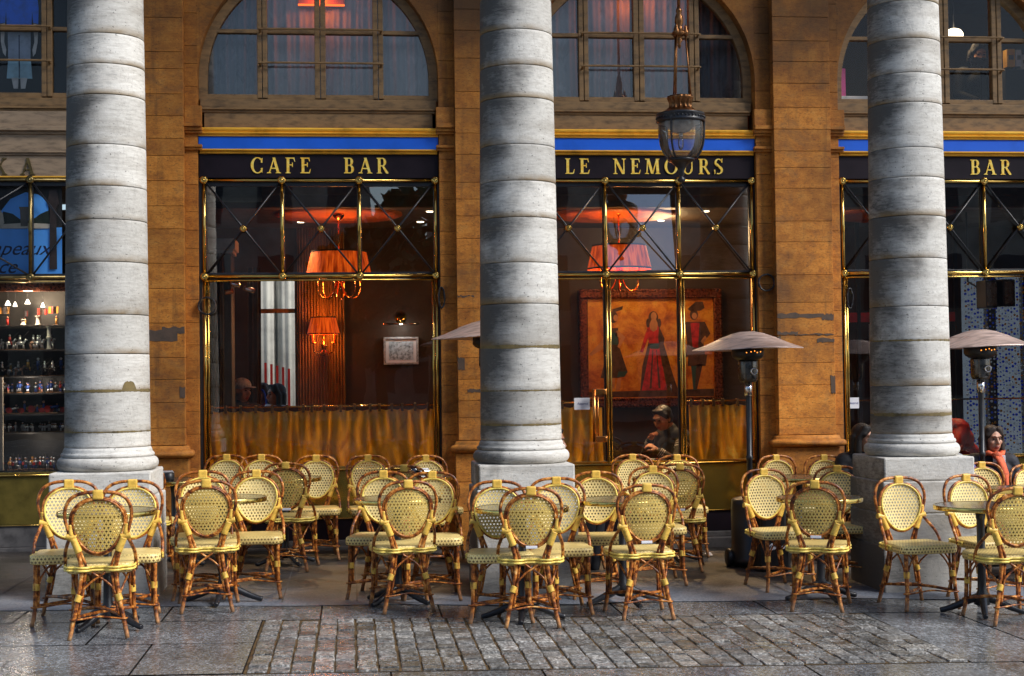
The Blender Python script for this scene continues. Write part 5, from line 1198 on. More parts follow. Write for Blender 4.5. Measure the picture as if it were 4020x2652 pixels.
    el(0.03, 0.325, 0.055, 0.075, 2, 5); el(0.035, 0.345, 0.032, 0.045, 1, 6); poly([(0.01, 0.31), (0.06, 0.31), (0.08, 0.25), (-0.02, 0.25)], 1, 6); el(-0.03, 0.27, 0.02, 0.05, 2, 6); el(0.095, 0.27, 0.02, 0.05, 2, 6)
    el(-0.41, 0.34, 0.05, 0.065, 2, 1); poly([(-0.43, 0.42), (-0.30, 0.46), (-0.31, 0.42), (-0.40, 0.39)], 2, 2); el(-0.385, 0.33, 0.025, 0.035, 1, 2)
    poly([(-0.48, 0.22), (-0.36, 0.22), (-0.35, 0.02), (-0.46, 0.02)], 2, 1); poly([(-0.47, 0.17), (-0.37, 0.17), (-0.36, 0.04), (-0.45, 0.04)], 3, 3); poly([(-0.47, 0.02), (-0.35, 0.02), (-0.26, -0.26), (-0.36, -0.32), (-0.56, -0.32)], 2, 2); poly([(-0.36, -0.25), (-0.26, -0.25), (-0.30, -0.31), (-0.38, -0.31)], 3, 3)
    poly([(-0.48, 0.2), (-0.56, 0.06), (-0.68, -0.06), (-0.66, -0.08), (-0.52, 0.0), (-0.44, 0.14)], 1, 3); poly([(-0.37, 0.2), (-0.28, 0.12), (-0.35, 0.0), (-0.37, 0.02), (-0.33, 0.11), (-0.40, 0.14)], 1, 3)
    poly([(-0.44, -0.32), (-0.40, -0.32), (-0.41, -0.44), (-0.44, -0.44)], 1, 2); poly([(-0.37, -0.32), (-0.33, -0.32), (-0.35, -0.45), (-0.40, -0.46)], 1, 2)
    el(0.48, 0.36, 0.045, 0.06, 2, 1); el(0.485, 0.345, 0.028, 0.035, 1, 2); poly([(0.44, 0.27), (0.54, 0.27), (0.52, 0.0), (0.46, 0.0)], 0, 3); poly([(0.62, 0.10), (0.57, 0.04), (0.55, 0.07), (0.60, 0.13)], 1, 4); poly([(0.41, 0.42), (0.50, 0.50), (0.58, 0.50), (0.60, 0.43), (0.55, 0.40), (0.44, 0.40)], 2, 3)
    poly([(0.38, 0.28), (0.60, 0.28), (0.66, 0.15), (0.58, 0.05), (0.60, -0.10), (0.38, -0.10), (0.40, 0.06)], 2, 2); poly([(0.41, -0.10), (0.62, -0.08), (0.60, -0.20), (0.40, -0.20)], 2, 3); poly([(0.44, -0.2), (0.52, -0.2), (0.50, -0.46), (0.46, -0.46)], 3, 2); poly([(0.50, -0.18), (0.57, -0.18), (0.50, -0.46), (0.48, -0.44)], 2, 3)
    poly([(-0.69, -0.47), (0.69, -0.45), (0.69, -0.53), (-0.69, -0.53)], 2, 0)
    m.build('painted_figures', [MAT['dress'], MAT['pskin'], MAT['pdark'], MAT['pteal']], t)
    # reserved cards taped on the glass
    for x, z, w, h, lab in ((3.604, 1.235, 0.071, 0.053, 'white reserved card on the glass door beside the middle column'), (6.128, 1.206, 0.062, 0.05, 'white reserved card on the window left of the rightmost column')):
        t = thing('reserved_card', lab, 'card', (x, 0.03, z), 0, 'handwritten reserved cards')
        m = MB(); m.box(-w, w, -0.002, 0.002, -h, h); m.build('card_sheet', MAT['white'], t)
        text_mesh('Réservé', 0.030, 0.25, MAT['ink'], t, 'handwriting', -0.045, -0.003, -0.01, 0.0003)
    # coiled cables on the wall
    for x, z, y, lab in ((0.278, 2.14, -0.07, 'black coil of cable hanging left of the CAFE BAR window'), (5.30, 2.317, -0.075, 'black coil of cable hanging right of the LE NEMOURS window'), (2.335, 2.20, -0.07, 'narrow black coil of cable right of the CAFE BAR window'), (6.09, 2.17, -0.04, 'black coil of cable at the left jamb of the right window')):
        r = random.Random(int(x*100)); m = MB(); P = []; fl = 0.35 if 2 < x < 3 or x > 6 else 1.0
        for i in range(80):
            a = 2*PI*i/22; P.append((x+0.074*math.cos(a)*fl+r.uniform(-.004, .004), y-0.002*i*0.2+r.uniform(-.003, .003), z+0.074*math.sin(a)*(1.25 if fl < 1 else 1)+r.uniform(-.004, .004)))
        m.tube(spline(P, 2), 0.0062, 6); tag(m.build('cable_coil', MAT['iron']), lab, 'cable', 'coils of cable on the front')
    # loudspeakers and bead strands of the right room
    for x0, x1, z0, z1, lab in ((7.756, 7.90, 2.11, 2.385, 'black wall loudspeaker in the right window, left of two'), (7.935, 8.085, 2.125, 2.395, 'black wall loudspeaker in the right window, right of two')):
        t = thing('loudspeaker', lab, 'loudspeaker', ((x0+x1)/2, 0.9, (z0+z1)/2), 0.25, 'loudspeakers in the right window'); w, h = (x1-x0)/2, (z1-z0)/2
        m = MB(); m.box(-w, w, -0.07, 0.08, -h, h, 0, 0.01); m.build('cabinet', MAT['black'], t); m = MB(); m.box(-w*0.8, w*0.8, -0.078, -0.072, -h*0.85, h*0.85, 0, 0.003); m.build('grille', MAT['steel'], t)
        m = MB(); m.tube([(0, 0.08, 0.05), (0, 0.3, 0.15), (0, 0.3, 0.9)], 0.01, 8); m.build('bracket', MAT['black'], t)
    t = thing('bead_curtain', 'curtain of blue, white and amber glass beads in the far opening of the right room', 'bead curtain', (8.66, 2.60, 2.60)); r = random.Random(3)
    for i in range(20):
        m = MB(); x = -0.335+0.0352*i; z = -0.02
        while z > -2.0:
            s = r.uniform(0.007, 0.016); m.sphere((x+r.uniform(-.004, .004), 0, z-s), s, r.choice((0, 0, 0, 1, 1, 2)), 8, 6); z -= 2*s+r.uniform(0.002, 0.05)
        m.build('bead_strand', [MAT['beadb'], MAT['beadw'], MAT['beada']], t)
    # dark mullions of the glazed back wall in the right room
    t = thing('glazed_screen', 'dark glazed screen with slim uprights inside the right window', 'screen', (7.3, 1.9, 0))
    for i, x in enumerate((-0.7, -0.45, -0.1, 0.12, 0.42, 0.62)):
        m = MB(); m.box(x-0.02, x+0.02, -0.02, 0.02, 0.0, 3.29, 0, 0.003); m.build('upright', MAT['black'], t)
    m = MB(); m.box(-0.72, 0.64, -0.018, 0.018, 2.02, 2.12, 0, 0.003); m.build('transom_bar', MAT['red'], t)
    for x in (-0.28, 0.27): 
        m = MB(); m.box(x-0.05, x+0.05, 0.02, 0.03, 0.0, 2.0); m.build('pale_blind', MAT['pale'], t)
    # paved court seen through the openings at the back
    m = MB(); m.box(-8, 16, 2.80, 9, -0.2, -0.02); struct(m.build('rear_pavement', MAT['pale']))
    t = thing('fluted_gallery', 'pale fluted stone gallery in the light beyond the inner opening', 'building', (0.75, 6.6, 0))
    m = MB(); rs = []
    for x in (-0.62, -0.34, -0.06, 0.22, 0.5):
        n = 48; rs = []
        for z in (0.0, 3.4): rs.append([(x+(0.125+0.010*math.cos(9*2*PI*k/n))*math.cos(2*PI*k/n), (0.125+0.010*math.cos(9*2*PI*k/n))*math.sin(2*PI*k/n), z) for k in range(n)])
        m.rings(rs)
    m.build('column_shaft', MAT['pale'], t); m = MB(); m.box(-2.5, 2.5, 0.4, 0.6, -0.1, 3.4); m.box(0.62, 2.0, -0.3, 0.39, -0.1, 3.4); m.build('gallery_wall', MAT['pale'], t)
    for i in range(5):
        m = MB(); x = 0.42+0.075*i; m.box(x-0.016, x+0.016, 6.24, 6.25, 1.2-0.05*i, 1.72-0.02*i); tag(m.build('red_banner', MAT['paintred']), 'narrow red banner hanging on the pale fluted gallery', 'banner', 'red banners on the gallery')
    t = thing('rear_house', 'blue grey house front beyond the opening of the right room', 'building', (8.5, 7.5, 0)); m = MB(); m.box(-3, 4, 0, 0.5, -0.1, 3.4); m.build('wall', MAT['bluewall'], t)

def net_panels(bx, y, spec, seed, groupname, room):
    for i, (x0, x1, key, lab) in enumerate(spec):
        m = MB(); wavy(m, bx+x0, bx+x1, y+0.02*(i % 2), 3.96, 5.25, 0.022, 0.13, seed+i, 60, 8); tag(m.build('net_curtain', MAT[key]), lab, 'curtain', groupname)
def make_upstairs():
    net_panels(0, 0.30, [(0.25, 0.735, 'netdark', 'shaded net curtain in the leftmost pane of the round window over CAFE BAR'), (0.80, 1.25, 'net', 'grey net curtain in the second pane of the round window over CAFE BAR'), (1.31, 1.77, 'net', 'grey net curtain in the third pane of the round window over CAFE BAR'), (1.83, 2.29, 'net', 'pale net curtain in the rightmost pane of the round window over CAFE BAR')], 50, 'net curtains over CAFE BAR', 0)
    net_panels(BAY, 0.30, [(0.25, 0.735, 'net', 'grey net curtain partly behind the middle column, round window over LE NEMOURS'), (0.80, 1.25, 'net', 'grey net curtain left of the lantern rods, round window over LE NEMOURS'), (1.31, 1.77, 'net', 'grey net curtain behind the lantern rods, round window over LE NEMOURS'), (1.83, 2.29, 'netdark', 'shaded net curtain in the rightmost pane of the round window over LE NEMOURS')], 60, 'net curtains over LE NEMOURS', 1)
    for x0, x1, z, lab in ((1.08, 1.50, 4.89, 'orange glowing tube lamp behind the top panes over CAFE BAR'), (3.85, 4.5, 5.03, 'orange glowing tube lamp behind the top panes over LE NEMOURS'), (6.2, 6.7, 4.95, 'orange glowing tube lamp left of the rightmost column')):
        t = thing('tube_lamp', lab, 'lamp', ((x0+x1)/2, 0.24, z), 0, 'orange tube lamps in the upper rooms'); w = (x1-x0)/2
        m = MB(); m.tube([(-w, 0, 0), (w, 0, 0)], 0.009, 8); m.build('glowing_tube', MAT['tubelamp'], t); m = MB(); m.box(-w, w, 0.012, 0.03, -0.01, 0.10, 0, 0.003); m.build('reflector', MAT['orange_ceiling'], t)
    # office of the right bay
    t = thing('desk_lamp', 'lit opal dome lamp in the upper right window beside the rightmost column', 'lamp', (7.665, 1.2, 4.90)); m = MB(); m.lathe([(0.095, 0.0), (0.092, 0.03), (0.07, 0.062), (0.03, 0.078), (0.0, 0.08)], 24, (0, 0, 0), 0, False); m.build('dome', MAT['warmlamp'], t); m = MB(); m.tube([(0, 0, 0.08), (0, 0, 0.60)], 0.008, 8); m.build('cord', MAT['black'], t)
    t = thing('computer_monitor', 'dark slanted monitor in the upper right window below the opal lamp', 'monitor', (7.72, 0.62, 4.50), 0.25); m = MB(); m.box(-0.17, 0.17, -0.02, 0.03, -0.06, 0.055, 0, 0.008); m.build('screen_case', MAT['steel'], t); m = MB(); m.box(-0.03, 0.03, 0.0, 0.02, -0.5, -0.06); m.build('stand', MAT['black'], t)
    m = MB(); m.box(6.0, 8.5, 0.4, 1.1, 3.95, 4.02, 0, 0.01); tag(m.build('office_desk', MAT['drape']), 'brown desk inside the upper right window', 'desk')
    for i, (x, z, w, h, k, lab) in enumerate(((8.09, 4.60, 0.042, 0.09, 'ochre', 'ochre box file in the upper right window'), (8.17, 4.60, 0.03, 0.085, 'white', 'white box file beside the ochre one, upper right window'), (8.24, 4.56, 0.05, 0.075, 'whitestone', 'wide white box at the right edge of the upper right window'))):
        t = thing('box_file', lab, 'box file', (x, 0.85, z)); m = MB(); m.box(-w, w, -0.04, 0.06, -h, h, 0, 0.004); m.build('file_case', MAT[k], t); m = MB(); m.box(-w*0.6, w*0.6, -0.043, -0.041, -h*0.2, h*0.3); m.build('file_label', MAT['beam'], t)
    m = MB(); m.box(8.0, 8.35, 0.75, 0.95, 4.02, 4.475, 0, 0.01); tag(m.build('low_cabinet', MAT['navy']), 'dark low cabinet under the box files', 'cabinet')
    t = thing('pink_folder', 'pink folder standing at the upper window left of the rightmost column', 'folder', (6.16, 0.30, 4.10), 0.3); m = MB(); m.box(-0.055, 0.055, -0.012, 0.012, 0.0, 0.27, 0, 0.004); m.build('folder_cover', MAT['pink'], t)
    m = MB(); m.box(5.98, 6.5, 0.20, 0.45, 4.0, 4.09, 0, 0.01); tag(m.build('paper_stack', MAT['whitestone']), 'white stack of paper under the pink folder', 'paper stack')
    # printed clothes figure without a head in the left upper window
    t = thing('display_cutout', 'flat printed cutout of a blue jumper and pale trousers in the upper left window', 'cutout', (-1.36, 0.135, 4.0)); 
    def flat(pts, mat, name, y):
        mm = MB(); ar = sum(pts[k][0]*pts[(k+1) % len(pts)][1]-pts[(k+1) % len(pts)][0]*pts[k][1] for k in range(len(pts)))
        mm.prism(pts if ar > 0 else pts[::-1], y, y+0.003); mm.build(name, mat, t)
    flat([(-0.105, 0.63), (0.105, 0.63), (0.112, 0.78), (0.120, 0.67), (0.165, 0.66), (0.168, 0.80), (0.155, 0.92), (0.11, 0.98), (0.04, 1.00), (-0.04, 1.00), (-0.11, 0.98), (-0.155, 0.92), (-0.168, 0.80), (-0.165, 0.66), (-0.120, 0.67), (-0.112, 0.78)], MAT['sweater'], 'jumper', 0.0)
    flat([(-0.045, 1.00), (-0.05, 0.955), (-0.012, 0.93), (0.0, 0.96), (0.012, 0.93), (0.05, 0.955), (0.045, 1.00)], MAT['white'], 'collar', -0.004)
    flat([(-0.095, 0.34), (0.095, 0.34), (0.100, 0.635), (-0.100, 0.635)], MAT['trouser'], 'trousers', 0.004)
    flat([(-0.110, 0.175), (0.110, 0.175), (0.097, 0.345), (-0.097, 0.345)], MAT['teal'], 'breeches', 0.008)
    flat([(-0.004, 0.18), (0.004, 0.18), (0.004, 0.56), (-0.004, 0.56)], MAT['navyink'], 'seam', -0.002)
    for s in (-1, 1):
        flat([(s*0.122, 0.665), (s*0.162, 0.655), (s*0.158, 0.50), (s*0.140, 0.40), (s*0.118, 0.37), (s*0.112, 0.43), (s*0.130, 0.50)], MAT['whitestone'], 'arm', 0.004)
        flat([(s*0.012, 0.085), (s*0.050, 0.085), (s*0.068, 0.18), (s*0.008, 0.18)], MAT['whitestone'], 'shin', 0.005)
    m = MB(); m.box(-3.0, -0.3, 0.55, 0.58, 3.95, 5.4); tag(m.build('backing_board', MAT['joint']), 'black backing board behind the clothes cutout', 'board')

# ------------------------------------------------------------------ shop of little figures on the left
def figurine_mesh(kind, seed):
    r = random.Random(seed); r.random(); m = MB(); cols = {'silver': 0, 'red': 1, 'blue': 2, 'dark': 3}
    a, b = r.choice((0, 0, 0, 1, 2, 6)), r.choice((0, 5, 2, 3, 0))
    if kind == 'foot':
        m.box(-0.016, 0.016, -0.014, 0.014, 0, 0.006, 4, 0.002)
        for s in (-1, 1): m.tube([(s*0.005, 0, 0.006), (s*0.005, 0, 0.034)], 0.0045, 6, mi=b)
        m.tube([(0, 0, 0.030), (0, 0, 0.045), (0, 0, 0.058)], [0.008, 0.010, 0.007], 8, mi=a); m.sphere((0, 0, 0.067), 0.0065, 5, 8, 6); m.sphere((0, 0, 0.072), (0.0072, 0.0072, 0.005), a, 8, 5)
        m.tube([(-0.008, 0, 0.055), (-0.016, -0.006, 0.044), (-0.010, -0.012, 0.040)], 0.0032, 5, mi=a); m.tube([(0.008, 0, 0.055), (0.016, -0.004, 0.045)], 0.0032, 5, mi=a)
        m.tube([(0.016, -0.004, 0.004), (0.014+r.uniform(-.006, .006), -0.004, r.uniform(0.08, 0.11))], 0.0014, 5, mi=3)
        if r.random() < 0.4: m.box(-0.022, -0.006, -0.016, -0.013, 0.028, 0.048, r.choice((0, 1)), 0.003)
    elif kind == 'rider':
        m.box(-0.036, 0.036, -0.016, 0.016, 0, 0.006, 4, 0.002)
        for x in (-0.022, -0.016, 0.016, 0.024): m.tube([(x, r.uniform(-.004, .004), 0.006), (x+r.uniform(-.006, .006), 0, 0.034)], 0.0032, 5, mi=b)
        m.sphere((0, 0, 0.042), (0.028, 0.011, 0.012), b, 10, 6); m.tube([(0.020, 0, 0.046), (0.032, 0, 0.064), (0.044, 0, 0.060)], [0.008, 0.006, 0.004], 6, mi=b); m.tube([(-0.026, 0, 0.046), (-0.036, 0, 0.034)], 0.003, 5, mi=3)
        m.tube([(-0.002, 0, 0.050), (-0.002, 0, 0.078)], [0.010, 0.008], 8, mi=a); m.sphere((-0.002, 0, 0.086), 0.007, 0, 8, 6); m.tube([(0.004, -0.008, 0.066), (0.05, -0.012, 0.098+r.uniform(-.02, .02))], 0.0014, 5, mi=3)
        m.tube([(0, 0.011, 0.05), (0.004, 0.013, 0.03)], 0.004, 5, mi=a); m.tube([(0, -0.011, 0.05), (0.004, -0.013, 0.03)], 0.004, 5, mi=a)
    elif kind == 'flag':
        m.box(-0.018, 0.018, -0.014, 0.014, 0, 0.006, 4, 0.002)
        m.tube([(0, 0, 0.006), (0, 0, 0.05)], [0.007, 0.009], 8, mi=a); m.sphere((0, 0, 0.060), 0.007, 5, 8, 6); m.tube([(0.012, 0, 0.0), (0.016, 0, 0.135)], 0.0016, 5, mi=3)
        n = 8; tri = r.sample((0, 1, 2, 6, 3), 3)
        for i in range(n):
            x0, x1 = 0.016-0.075*i/n, 0.016-0.075*(i+1)/n; o0, o1 = 0.006*math.sin(i*1.1), 0.006*math.sin((i+1)*1.1)
            m.face([(x0, o0, 0.085), (x1, o1, 0.083), (x1, o1, 0.130), (x0, o0, 0.132)], tri[(i//2) % 3])
    elif kind == 'gun':
        m.box(-0.05, 0.05, -0.02, 0.02, 0, 0.006, 4, 0.002); m.tube([(-0.03, 0, 0.024), (0.045, 0, 0.036)], [0.008, 0.005], 8, mi=a)
        for s in (-1, 1): m.tube([(-0.008, s*0.013, 0.022), (-0.008, s*0.015, 0.022)], 0.017, 12, mi=1)
        m.sphere((-0.038, 0.0, 0.03), (0.007, 0.007, 0.02), 2, 8, 6); m.sphere((-0.038, 0, 0.056), 0.006, 5, 8, 6)
    return m
def make_shop():
    mats = [MAT['pewter'], MAT['paintred'], MAT['paintblue'], MAT['paintdark'], MAT['wood'], MAT['skin'], MAT['paintgold']]
    t = thing('display_cabinet', 'dark shop window cabinet with seven glass shelves behind the leftmost column', 'cabinet', (-1.8, 0.35, 0))
    zs = [1.996, 1.779, 1.544, 1.397, 1.211, 1.049, 0.715]
    for i, z in enumerate(zs):
        m = MB(); m.box(-1.1, 1.12, -0.16, 0.20, z-0.010, z, 0, 0.001); m.build('glass_shelf', MAT['shelfglass'], t)
        m = MB(); m.box(-1.1, 1.12, -0.166, -0.161, z-0.012, z+0.001, 0, 0.0005); m.build('shelf_edge', MAT['joint'], t)
    m = MB(); m.box(-1.1, 1.12, 0.22, 0.24, 0.5, 2.40); m.build('back_panel', MAT['joint'], t)
    m = MB(); m.box(0.245, 0.285, -0.20, -0.17, 0.72, 1.54); m.build('pale_post', MAT['cream'], t)
    m = MB(); m.box(-1.1, 1.12, -0.28, -0.20, 2.29, 2.36, 0, 0.006); m.build('top_rail', MAT['frame_gilt'], t)
    r = random.Random(5)
    protos = {}
    for k in ('foot', 'rider', 'flag', 'gun'):
        for v in range(4):
            protos[(k, v)] = None
    info = {0: ('flag', 1.15, 4, 'toy standard bearer on the top glass shelf of the left shop window', 'toy standard bearers on the top shelf'), 1: ('rider', 1.3, 7, 'toy horseman on the second glass shelf of the left shop window', 'toy horsemen on the second shelf'), 2: ('rider', 1.6, 8, 'silvery toy knight on the third glass shelf of the left shop window', 'silvery knights on the third shelf'), 3: ('foot', 1.25, 16, 'small toy soldier on the fourth glass shelf of the left shop window', 'toy soldiers on the fourth shelf'), 4: ('gun', 1.7, 7, 'toy cannon with gunner on the fifth glass shelf of the left shop window', 'toy cannons on the fifth shelf'), 5: ('foot', 1.05, 20, 'tiny toy soldier in the row on the sixth glass shelf of the left shop window', 'tiny soldiers on the sixth shelf'), 6: ('foot', 1.5, 16, 'toy figure on the lowest glass shelf of the left shop window', 'toy figures on the lowest shelf')}
    for i, z in enumerate(zs):
        kind, sc, n, lab, grp = info[i]
        for j in range(n):
            v = r.randrange(8); key = (kind, v, i)
            x = -1.60 + 0.60*(j+0.5)/n + r.uniform(-0.012, 0.012); y = 0.30+r.uniform(-0.05, 0.10)
            if i == 1 and x > -1.22: x -= 0.1
            if key not in protos:
                m = figurine_mesh(kind, v*1013+i*77+5); m.bm.transform(Matrix.Scale(sc*r.uniform(0.8, 1.15), 4)); o = m.build('toy_figurine', mats); protos[key] = o
            else: o = protos[key].copy(); C.objects.link(o)
            o.location = (x, y, z+0.0005); o.rotation_euler = (0, 0, r.uniform(-0.9, 0.9)+(PI if i == 0 and r.random() < 0.5 else 0)); tag(o, lab, 'figurine', grp)
    for x, z, h, lab in ((-1.361, 1.996, 0.055, 'short white toy column on the top shelf of the left shop window, left of two'), (-1.233, 1.996, 0.085, 'short white toy column on the top shelf of the left shop window, right of two'), (-1.138, 1.779, 0.205, 'tall white double toy column on the second shelf of the left shop window')):
        m = MB(); k = 2 if h > 0.15 else 1; hh = h/k
        for q in range(k): m.lathe([(0.0, 0), (0.026, 0), (0.026, 0.008), (0.018, 0.014), (0.016, hh-0.014), (0.022, hh-0.008), (0.027, hh-0.002), (0.0, hh)], 18, (x, 0.26, z+0.0005+q*hh), 0, False)
        tag(m.build('toy_column', MAT['whitestone']), lab, 'toy column')
    for x, z, s, lab in ((-1.496, 2.199, 0.026, 'lit white pendant lamp at the top of the left shop window, leftmost of four'), (-1.434, 2.187, 0.02, 'lit white pendant lamp at the top of the left shop window, second of four, lower'), (-1.326, 2.209, 0.026, 'lit white pendant lamp at the top of the left shop window, third of four'), (-1.195, 2.179, 0.02, 'lit white pendant lamp at the top of the left shop window, rightmost of four')):
        t = thing('pendant_lamp', lab, 'lamp', (x, 0.28, z), 0, 'white pendant lamps in the left shop window'); m = MB(); m.lathe([(s, -0.022), (s*0.9, -0.012), (s*0.35, 0.018), (s*0.2, 0.022)], 16, (0, 0, 0), 0, True); m.build('lamp_shade', MAT['whitelamp'], t); m = MB(); m.tube([(0, 0, 0.022), (0, 0, 0.12)], 0.002, 5); m.build('cord', MAT['black'], t)
    t = thing('blue_poster', 'blue painted poster with a white statue, trees and script behind the left transom', 'poster', (-1.85, 0.09, 2.42))
    m = MB(); m.box(-0.62, 0.86, 0.0, 0.02, 0.0, 0.84); m.build('board', MAT['joint'], t)
    def flat(pts, mat, name, y):
        mm = MB(); ar = sum(pts[k][0]*pts[(k+1) % len(pts)][1]-pts[(k+1) % len(pts)][0]*pts[k][1] for k in range(len(pts)))
        mm.prism(pts if ar > 0 else pts[::-1], y-0.002, y); mm.build(name, mat, t)
    flat([(-0.6, 0.0), (0.86, 0.0), (0.86, 0.43), (-0.6, 0.43)], MAT['poster'], 'blue_field', -0.001)
    flat([(0.30, 0.42), (0.33, 0.56), (0.42, 0.68), (0.55, 0.74), (0.66, 0.72), (0.74, 0.66), (0.76, 0.42)], MAT['poster'], 'sky_field', -0.004)
    flat([(0.34, 0.43), (0.36, 0.57), (0.44, 0.55), (0.52, 0.49), (0.60, 0.49), (0.68, 0.55), (0.75, 0.58), (0.77, 0.43)], MAT['darkgreen'], 'tree_row', -0.008)
    flat([(0.20, 0.42), (0.76, 0.42), (0.76, 0.46), (0.55, 0.47), (0.30, 0.455)], MAT['cream'], 'gravel', -0.011)
    flat([(0.51, 0.44), (0.57, 0.44), (0.575, 0.58), (0.585, 0.61), (0.495, 0.61), (0.505, 0.58)], MAT['beam'], 'stone_gate', -0.0135)
    flat([(0.18, 0.44), (0.34, 0.43), (0.37, 0.47), (0.36, 0.55), (0.31, 0.62), (0.27, 0.70), (0.18, 0.74)], MAT['cream'], 'statue', -0.014)
    flat([(0.755, 0.06), (0.82, 0.06), (0.815, 0.60), (0.84, 0.64), (0.82, 0.76), (0.76, 0.76), (0.735, 0.64), (0.76, 0.60)], MAT['brown'], 'painted_column', -0.017)
    text_mesh('apeaux', 0.175, 0.45, MAT['navyink'], t, 'script_line', 0.255, -0.004, 0.19); text_mesh('ce', 0.175, 0.45, MAT['navyink'], t, 'script_line', 0.305, -0.004, 0.03)

def make_oddments():
    t = thing('signed_case', 'black case with a white signature on the ground behind a cane chair by the heater', 'case', (4.83, -1.78, ground(4.83)+0.004), 0.1)
    m = MB(); m.box(-0.13, 0.13, -0.09, 0.09, 0.0, 0.29, 0, 0.03); m.box(-0.105, 0.105, -0.075, 0.075, 0.285, 0.58, 0, 0.03); m.build('case_body', MAT['black'], t)
    m = MB(); P = [(-0.075, 0.135), (-0.06, 0.20), (-0.035, 0.225), (-0.045, 0.19), (-0.055, 0.175), (-0.03, 0.18), (-0.02, 0.20), (-0.022, 0.178), (-0.008, 0.19), (0.0, 0.205), (0.004, 0.178), (0.012, 0.195), (0.022, 0.18), (0.03, 0.20), (0.038, 0.175), (0.034, 0.15), (0.04, 0.185), (0.055, 0.205), (0.05, 0.185), (0.065, 0.19), (0.08, 0.225)]
    m.tube(spline([(x, -0.0935, z) for x, z in P], 4), 0.0042, 5); m.build('signature', MAT['white'], t)
    m = MB(); m.tube(spline([(-0.05, 0, 0.575), (-0.045, 0, 0.61), (0.045, 0, 0.61), (0.05, 0, 0.575)], 4), 0.009, 7); m.build('handle', MAT['black'], t)
    t = thing('paper_scrap', 'white scrap of paper on the terrace floor left of the heater base', 'paper', (4.52, -0.75, ground(4.5)+0.005), 0.2)
    m = MB(); n = 6; g = [[m.bm.verts.new((-0.07+0.14*i/n, -0.045+0.09*j/n, 0.006+0.012*math.sin(i*0.9)*math.cos(j*0.8)+0.012)) for i in range(n+1)] for j in range(n+1)]
    for j in range(n):
        for i in range(n): m.bm.faces.new((g[j][i], g[j][i+1], g[j+1][i+1], g[j+1][i]))
    m.build('sheet', MAT['white'], t)
def make_street():
    """the far side of the square, seen only as reflections in the glass"""
    for i, (x0, x1, h, lab) in enumerate(((-42, 2.3, 10.8, 'stone town house row across the square, left of the gap'), (4.7, 48, 11.0, 'stone town house row across the square, right of the gap'))):
        t = thing('town_house', lab, 'building', ((x0+x1)/2, -43, 0)); w = (x1-x0)/2
        m = MB(); m.box(-w, w, -6, 0, -1, h); m.build('wall', MAT['opposite'], t)
        m = MB(); m.box(-w, w, -6, 0.5, h, h+0.5); m.box(-w*0.98, w*0.98, -5.5, -2.0, h+0.5, h+1.5, 0, 0.3); m.build('roof', MAT['iron'], t)
    t = thing('town_house', 'low stone house added to block the bright sky in the gap', 'building', (6, -95, 0)); m = MB(); m.box(-16, 16, -6, 0, -1, 6.6); m.build('wall', MAT['opposite'], t); m = MB(); m.box(-16.2, 16.2, -6.2, 0.3, 6.6, 7.2, 0, 0.1); m.build('roof', MAT['iron'], t)  # unseen house added to keep bright low sky out of the glass
    r = random.Random(8)
    for x, y, h, lab in ((4.3, -38, 8.6, 'bare-limbed street tree across the square, larger'), (2.5, -39, 7.2, 'bare-limbed street tree across the square, smaller')):
        t = thing('street_tree', lab, 'tree', (x, y, 0)); m = MB(); m.tube([(0, 0, -0.3), (0.1, 0, 2.2), (0, 0.1, 4.2)], [0.22, 0.16, 0.10], 8)
        for k in range(7): a = k*0.9; m.tube([(0, 0.05, 2.6+0.25*k), (1.0*math.cos(a), 1.0*math.sin(a), 4.0+0.4*k)], [0.07, 0.03], 6)
        m.build('trunk', MAT['bark'], t); m = MB()
        for k in range(1800):
            u = Vector((r.gauss(0, 1), r.gauss(0, 1), r.gauss(0, 1))).normalized()*r.uniform(0.5, 1)**0.5; c = Vector((u.x*2.6, u.y*2.4, h*0.62+u.z*h*0.36)); d = Vector((r.uniform(-1, 1), r.uniform(-1, 1), r.uniform(-1, 1))).normalized()*0.2; e = d.orthogonal().normalized()*0.12
            m.face([c-d-e, c+d-e, c+d+e, c-d+e])
        m.build('crown', MAT['leaf'], t)
